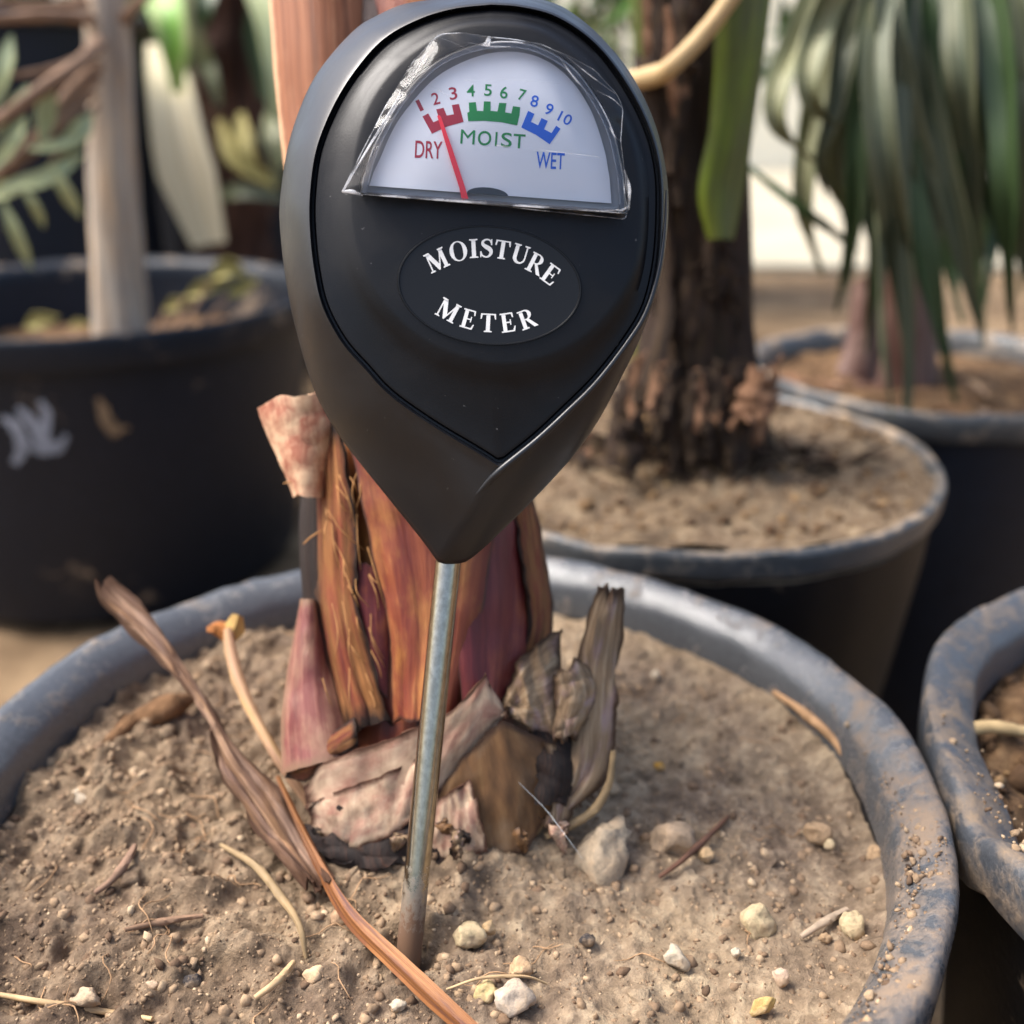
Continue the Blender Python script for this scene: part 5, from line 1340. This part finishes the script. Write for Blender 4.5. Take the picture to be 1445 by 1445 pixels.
blades = [  # centre line (px, py, towards the camera in m), widths px, material
 ([(1300, -160, .0), (1200, -60, .05), (1140, 60, .06), (1118, 170, .06), (1168, 236, .05)], [20, 70, 74, 60, 24], 'blade_pale', 10),
 ([(1280, -160, .0), (1190, -40, .03), (1165, 120, .04), (1150, 240, .04), (1190, 330, .03)], [20, 60, 66, 50, 6], 'blade_pale', -30),
 ([(1270, -160, .0), (1215, 0, .04), (1190, 150, .05), (1180, 240, .05), (1188, 300, .05)], [20, 56, 62, 46, 8], 'blade', 35),
 ([(1290, -150, .0), (1245, 0, .05), (1225, 200, .06), (1218, 330, .06), (1208, 440, .05)], [24, 60, 56, 44, 8], 'blade_dark', 15),
 ([(1300, -150, .0), (1262, 0, .06), (1290, 160, .07), (1330, 320, .07), (1352, 480, .06)], [24, 64, 76, 60, 20], 'blade', -10),
 ([(1300, -150, .0), (1250, 40, .06), (1262, 220, .075), (1290, 380, .075), (1318, 560, .07)], [24, 60, 70, 66, 40], 'blade', 20),
 ([(1300, -150, .0), (1262, 60, .06), (1256, 250, .08), (1258, 420, .08), (1270, 560, .08)], [24, 50, 60, 52, 34], 'blade', -25),
 ([(1320, -150, .0), (1360, -20, .05), (1380, 130, .07), (1392, 260, .07), (1412, 420, .06)], [24, 70, 84, 70, 24], 'blade', 12),
 ([(1310, -150, .0), (1320, 0, .05), (1338, 140, .06), (1360, 280, .06), (1392, 400, .06)], [24, 60, 66, 54, 10], 'blade', -35),
 ([(1330, -150, .0), (1400, -30, .06), (1430, 120, .08), (1442, 300, .08), (1450, 500, .07)], [24, 70, 76, 66, 30], 'blade', 10),
 ([(1340, -150, .0), (1440, -40, .06), (1480, 120, .08), (1490, 300, .08), (1480, 500, .07)], [24, 70, 86, 76, 30], 'blade', -10),
 ([(1330, -150, .0), (1410, -60, .02), (1432, 60, .03), (1424, 160, .03), (1428, 240, .03)], [20, 50, 56, 36, 8], 'blade_pale', 30),
 ([(1300, -150, .0), (1310, 20, .03), (1300, 180, .04), (1310, 330, .04), (1338, 470, .04)], [20, 46, 50, 46, 20], 'blade_dark', 40),
 ([(1056, 236, .04), (1120, 290, .05), (1170, 325, .05), (1215, 360, .04)], [8, 14, 14, 8], 'blade_dark', 10),
 ([(1300, -150, -.03), (1230, 20, -.03), (1200, 180, -.03), (1215, 330, -.03), (1230, 420, -.03)], [20, 50, 56, 44, 10], 'blade', -20),
 ([(1330, -150, -.03), (1370, 60, -.03), (1376, 220, -.03), (1366, 360, -.03), (1372, 470, -.03)], [20, 50, 56, 50, 16], 'blade_dark', 20),
 ([(1380, -100, -.02), (1430, 120, -.03), (1420, 320, -.03), (1400, 470, -.03)], [30, 60, 56, 16], 'blade_dark', -20),
]
for k, (pts, ws, mt, tw) in enumerate(blades):
    for j in range(2 if ws[1] > 30 else 1):
        sh = (j - 0.5) * 0.62 if ws[1] > 30 else 0
        wk = 0.62 if ws[1] > 30 else 1.0
        mid = ws[len(ws) // 2]
        jl = rng.uniform(0.86, 1.12)
        P3 = []
        for i, p in enumerate(pts):
            t_ = i / (len(pts) - 1)
            yy = pts[0][1] + (p[1] - pts[0][1]) * jl
            P3.append(dp(p[0] + sh * mid * (0.3 + 0.9 * t_) + rng.normal(0, 5) * t_, yy, p[2] + rng.normal(0, .006)))
        d = depth_of(P3[len(P3) // 2])
        m2 = ('blade', 'blade_dark', 'blade')[int(rng.integers(3))] if mt == 'blade' else mt
        w2 = [max(w * wk, 5) for w in ws]; w2[-1] = 5
        ribbon('leaf_blade', P3, [w / F * d for w in w2], M[m2], palm3, 0.0006, (tw + rng.normal(0, 25), tw + rng.normal(0, 35)), 0.28, 40, 7, wav=0.0005, seed=k)
for k in range(26):                                    # leaf litter on its soil
    a = rng.random() * 6.283; r_ = rng.uniform(0.03, 0.078); c = Vector((PF[0] + r_ * math.cos(a), PF[1] + r_ * math.sin(a), 0))
    if c.y > PF[1] + .02: continue
    c.z = float(hf(c.x, c.y)) + 0.003; a2 = rng.random() * 6.283; dv = Vector((math.cos(a2), math.sin(a2), rng.normal(0, .2))) * rng.uniform(.006, .016)
    o = ribbon('leaf_litter', [c - dv, c + Vector((0, 0, .002)), c + dv], [0.001, rng.uniform(.003, .007), 0.001], M[('dry_leaf', 'flake_grey', 'bark_tan')[k % 3]], None, 0.0004, (0, rng.uniform(-60, 60)), 0.2, 9, 5, side=Vector((-dv.y, dv.x, 0)).normalized(), base=c)
    tag(o, 'dry leaf scrap on the soil under the drooping palm', 'leaf litter', 'leaf litter under the drooping palm')

# ------------------------------------------------------------------ bare stem in the wide pot, leaves and scraps
M['stem_grey'] = fibre('grey_stem', [(0.2, hexlin(96, 86, 78)), (0.5, hexlin(160, 148, 134)), (0.8, hexlin(208, 196, 178))], [(0.2, hexlin(118, 98, 82)), (0.5, hexlin(180, 156, 130)), (0.8, hexlin(216, 196, 168))], 8, 2, 2, 0.8, 0.6, 0.0015)
M['sage'] = fibre('sage_leaf', [(0.2, hexlin(112, 122, 88)), (0.5, hexlin(154, 164, 126)), (0.8, hexlin(190, 198, 164))], [(0.2, hexlin(112, 118, 72)), (0.5, hexlin(150, 156, 104)), (0.8, hexlin(184, 188, 140))], 8, 1, 2, 0.6, 0.3, 0.0004)
M['twig'] = plain('brown_twig', hexlin(132, 106, 86), 0.8, 0.2, vary=0.3, vscale=60)
Y4 = 0.655
b4 = W(172, 455, upright(172, 455, Y4)); b4.z = RIM - 0.03
shrub = empty('bare_stem_shrub', b4, 'bare grey stem with drooping twigs and sage leaves in the wide pot', 'shrub')
core('stem', [ur(176, 500, 84, Y4), ur(172, 450, 80, Y4), ur(166, 360, 70, Y4), ur(160, 250, 66, Y4), ur(158, 140, 62, Y4), ur(154, 60, 64, Y4), ur(150, 10, 56, Y4), ur(146, -60, 44, Y4)], M['stem_grey'], shrub, 28, 60, 0.10, 7)
def lp(px, py, o=0.0): return W(px, py, upright(px, py, Y4 - o))
for pts, r in (([(140, 60, .02), (110, 90, .05), (40, 140, .07), (-30, 190, .08)], .0042), ([(140, 90, .02), (90, 140, .04), (50, 210, .06), (-20, 260, .07)], .0034), ([(130, 130, .02), (80, 180, .05), (30, 230, .06)], .003), ([(150, 30, .0), (80, 22, .03), (0, 26, .05), (-60, 30, .05)], .0032), ([(150, 0, 0), (60, 8, .02), (-40, 0, .03)], .0028), ([(160, 40, 0), (190, 10, .01), (230, -30, .01)], .0035), ([(140, 110, .02), (70, 170, .05), (10, 235, .07), (-20, 250, .07)], .002), ([(120, 80, .03), (60, 100, .05), (-20, 110, .06)], .0018), ([(135, 150, .02), (100, 190, .05), (60, 250, .06)], .0018)):
    P3 = [lp(*p) for p in pts]; tube('twig', P3, [r, r * .9, r * .6], M['twig'] if r < .005 else M['stem_grey'], shrub, 8, 24, 0.15, 5)
for pts, w, tw in (([(0, 262, .07), (60, 252, .07), (118, 218, .06)], 24, 0), ([(72, 236, .07), (92, 266, .07), (114, 306, .06)], 22, 10), ([(4, 285, .07), (24, 330, .07), (44, 378, .06)], 20, 0), ([(-10, 240, .07), (16, 200, .07), (36, 165, .06)], 22, 0), ([(30, 262, .07), (50, 290, .07), (62, 320, .06)], 16, 10), ([(40, 210, .07), (80, 205, .07), (120, 190, .06)], 16, 0), ([(-10, 190, .07), (20, 150, .07), (40, 120, .06)], 16, 0), ([(60, 200, .06), (66, 150, .06), (72, 112, .06)], 26, 30), ([(-6, 150, .06), (4, 100, .06), (16, 50, .05)], 24, 0), ([(80, 220, .05), (110, 190, .05), (130, 160, .04)], 24, 20), ([(-30, 290, .06), (-5, 270, .06), (30, 268, .06)], 26, 0)):
    P3 = [lp(*p) for p in pts]; d = depth_of(P3[1])
    v = P3[-1] - P3[0]; sd2 = (v.normalized().cross(FWD)).normalized()
    ribbon('leaf', P3, [w * .25 / F * d, w / F * d, w * 1.05 / F * d, w * .2 / F * d], M['sage'], shrub, 0.0008, (tw, tw + 20), 0.14, 18, 7, side=sd2)
M['yellow_leaf'] = fibre('yellow_leaf', [(0.2, hexlin(106, 96, 50)), (0.5, hexlin(154, 142, 80)), (0.8, hexlin(196, 184, 116))], [(0.2, hexlin(78, 74, 40)), (0.6, hexlin(120, 114, 64)), (0.9, hexlin(164, 156, 98))], 6, 2, 2.5, 0.7, 0.3, 0.0004)
Y6 = 0.70
def yp(px, py, o=0.0): return W(px, py, upright(px, py, Y6 - o))
for k, (pts, w) in enumerate((([(262, 420), (296, 404), (328, 396)], 30), ([(300, 396), (325, 376), (350, 392)], 36), ([(36, 462), (58, 452), (84, 448)], 30), ([(232, 440), (252, 428), (276, 430)], 24), ([(322, 418), (346, 404), (366, 394)], 28), ([(96, 462), (112, 456), (132, 458)], 14))):
    P3 = [yp(px, py, .02 * (k == 2)) for px, py in pts]; d = depth_of(P3[1])
    ribbon('yellow_leaf', P3, [w * .2 / F * d, w * .85 / F * d, w * .6 / F * d, w * .1 / F * d], M['yellow_leaf'], shrub, 0.0008, (-15, 40), 0.3, 14, 7, side=UP)
    tube('shoot', [Vector((b4.x + .01, b4.y, RIM - .045)), (Vector((b4.x, b4.y, RIM - .02)) + P3[0]) / 2 - Vector((0, 0, .02)), P3[0]], [.002, .0015, .001], M['twig'], shrub, 6, 12)

# ------------------------------------------------------------------ brown-trunked plant behind the wide pot
Y5 = 1.15
def bp(px, py, o=0.0): return W(px, py, upright(px, py, Y5 - o))
def upx(px, py, y0): return (px, py, upright(px, py, y0))
b5 = bp(330, 420); b5.z = 0
bush = empty('garden_palm', b5, 'brown trunk with hanging cream dead leaf behind the wide pot', 'palm')
gz = [upx(330, 330, Y5)]
zt = bp(330, 330)
M['brown_trunk'] = fibre('brown_trunk', [(0.2, hexlin(24, 14, 10)), (0.5, hexlin(58, 36, 26)), (0.8, hexlin(104, 72, 54))], None, 10, 5, 3, 0.9, 0.8, 0.003)
M['cream_leaf'] = fibre('cream_leaf', [(0.25, hexlin(150, 138, 104)), (0.5, hexlin(202, 190, 156)), (0.75, hexlin(228, 220, 194))], None, 9, 0.5, 2, 0.6, 0.2, 0.0004)
M['lime'] = fibre('lime_leaf', [(0.2, hexlin(56, 100, 20)), (0.5, hexlin(96, 150, 40)), (0.8, hexlin(150, 186, 84))], [(0.2, hexlin(110, 120, 70)), (0.5, hexlin(156, 164, 108)), (0.8, hexlin(196, 200, 156))], 8, 1, 2, 0.5, 0.3, 0.0005)
tube('trunk', [Vector((b5.x, Y5, 0)), Vector((b5.x, Y5, .15)), bp(330, 250), bp(322, 60), bp(316, -140)], [0.05, 0.045, 0.040, 0.038, 0.03], M['brown_trunk'], bush, 18, 40, 0.2, 4)
leafs = [
 ([(226, 60, .1), (240, 120, .14), (258, 220, .15), (296, 345, .14)], [40, 66, 84, 52], 'cream_leaf', 0),
 ([(215, -40, .1), (235, 10, .15), (246, 60, .16), (250, 130, .15)], [30, 56, 50, 14], 'lime', 10),
 ([(250, -40, .1), (268, 40, .12), (290, 90, .12), (300, 130, .11)], [30, 40, 34, 10], 'blade_pale', 20),
 ([(280, 60, .1), (300, 110, .13), (310, 150, .13)], [14, 24, 8], 'blade_pale', 0),
 ([(330, -60, .06), (370, 0, .1), (388, 90, .12), (384, 170, .12)], [20, 40, 36, 12], 'sage', 10),
 ([(350, -60, .06), (400, 20, .1), (412, 120, .12), (400, 230, .12)], [20, 44, 40, 12], 'sage', -20),
 ([(340, 160, .05), (345, 210, .08), (362, 245, .09)], [10, 34, 12], 'yellow_leaf', 0),
 ([(310, 170, .06), (330, 220, .09), (390, 262, .1)], [10, 28, 14], 'yellow_leaf', 10),
 ([(380, 160, .06), (386, 200, .1), (392, 260, .1)], [14, 34, 10], 'blade_pale', 0),
 ([(300, 280, .06), (340, 270, .1), (400, 280, .1)], [12, 26, 12], 'blade', 0),
 ([(390, -30, .02), (370, 40, .04), (372, 140, .05)], [40, 50, 14], 'blade_dark', 0),
 ([(300, -60, .08), (290, 0, .12), (280, 50, .12)], [30, 40, 12], 'blade_dark', 0),
 ([(250, 110, .1), (278, 140, .13), (305, 170, .13)], [14, 24, 10], 'bark_tan', 0),
]
for k, (pts, ws, mt, tw) in enumerate(leafs):
    P3 = [bp(*p) for p in pts]; d = depth_of(P3[1])
    v = P3[-1] - P3[0]; sd2 = (v.normalized().cross(FWD)).normalized()
    ribbon('leaf', P3, [w / F * d for w in ws], M[mt], bush, 0.0012, (tw, tw * .5), 0.14, 24, 7, side=sd2)

# leafy bushes against the wall
def leafy_bush(loc, h, rx, n, mats, lab, leaf=(0.05, 0.012), seed=0):
    r = np.random.default_rng(seed)
    root = empty('leafy_bush', loc, lab, 'bush', 'bushes along the pale concrete')
    for k in range(5):
        a = r.random() * 6.283
        tube('branch', [Vector(loc), Vector(loc) + Vector((math.cos(a) * rx * .3, math.sin(a) * .08, h * .45)), Vector(loc) + Vector((math.cos(a) * rx * .7, math.sin(a) * .15, h * .9))], [0.012, 0.008, 0.003], M['twig'], root, 7, 14, 0.1, k)
    for mi, mt in enumerate(mats):
        Vs = []; fs = []; uvs = []; o_ = 0
        for k in range(n // len(mats)):
            u = r.normal(size=3); u /= np.linalg.norm(u); u *= r.random() ** 0.4
            c = np.array(loc) + np.array((u[0] * rx, u[1] * 0.18, h * 0.55 + u[2] * h * 0.5))
            if c[2] < 0.02: continue
            d = r.normal(size=3); d[2] -= 0.4; d /= np.linalg.norm(d); s_ = np.cross(d, r.normal(size=3)); s_ /= np.linalg.norm(s_)
            Lf = leaf[0] * r.uniform(.6, 1.4); wf = leaf[1] * r.uniform(.7, 1.4); nn = np.cross(d, s_)
            for i, (t, w) in enumerate(((0, .1), (.3, .9), (.6, 1), (.85, .55), (1, .03))):
                for j in (-1, 0, 1):
                    Vs.append(c + d * Lf * t + s_ * w * wf * j + nn * (abs(j) * wf * .3 - Lf * .25 * t * t)); uvs.append((j * .5 + .5, t))
            for i in range(4):
                for j in range(2):
                    a_ = o_ + i * 3 + j; fs.append((a_, a_ + 1, a_ + 4, a_ + 3))
            o_ += 15
        o = obj('foliage', np.array(Vs), fs, M[mt], root, True, None, np.array(uvs)); tag(o, kind='stuff')
M['leaf_green'] = fibre('leaf_green', [(0.2, hexlin(36, 66, 20)), (0.5, hexlin(66, 104, 36)), (0.8, hexlin(110, 142, 66))], None, 6, 1, 2, 0.5, 0.3, 0.0004)
leafy_bush((-0.62, 1.75, 0), 0.75, 0.42, 520, ('leaf_green', 'blade_dark', 'sage'), 'leafy green bush left of the brown trunk, at the edge of the pale concrete', (0.10, 0.018), 3)
leafy_bush((-0.22, 1.80, 0), 0.80, 0.30, 420, ('leaf_green', 'blade_dark', 'lime'), 'mixed green bush right of the brown trunk, at the edge of the pale concrete', (0.10, 0.016), 4)
leafy_bush((0.20, 1.85, 0), 0.85, 0.24, 360, ('leaf_green', 'lime', 'sage'), 'lime green bush at the edge of the concrete behind the shaggy palm', (0.10, 0.016), 5)
# olive cane rising behind the shaggy palm
o = tube('green_cane', [Vector((W(912, 300, .8).x, .78, 0.0)), W(914, 240, upright(914, 240, .78)), W(910, 60, upright(910, 60, .78)), W(908, -120, upright(908, -120, .78))], [0.011, 0.011, 0.010, 0.009], M['green_sheath'], None, 14, 30, 0.03, base=(W(912, 300, .8).x, .78, 0.0))
tag(o, 'olive green cane standing between the meter and shaggy palm trunk', 'cane')
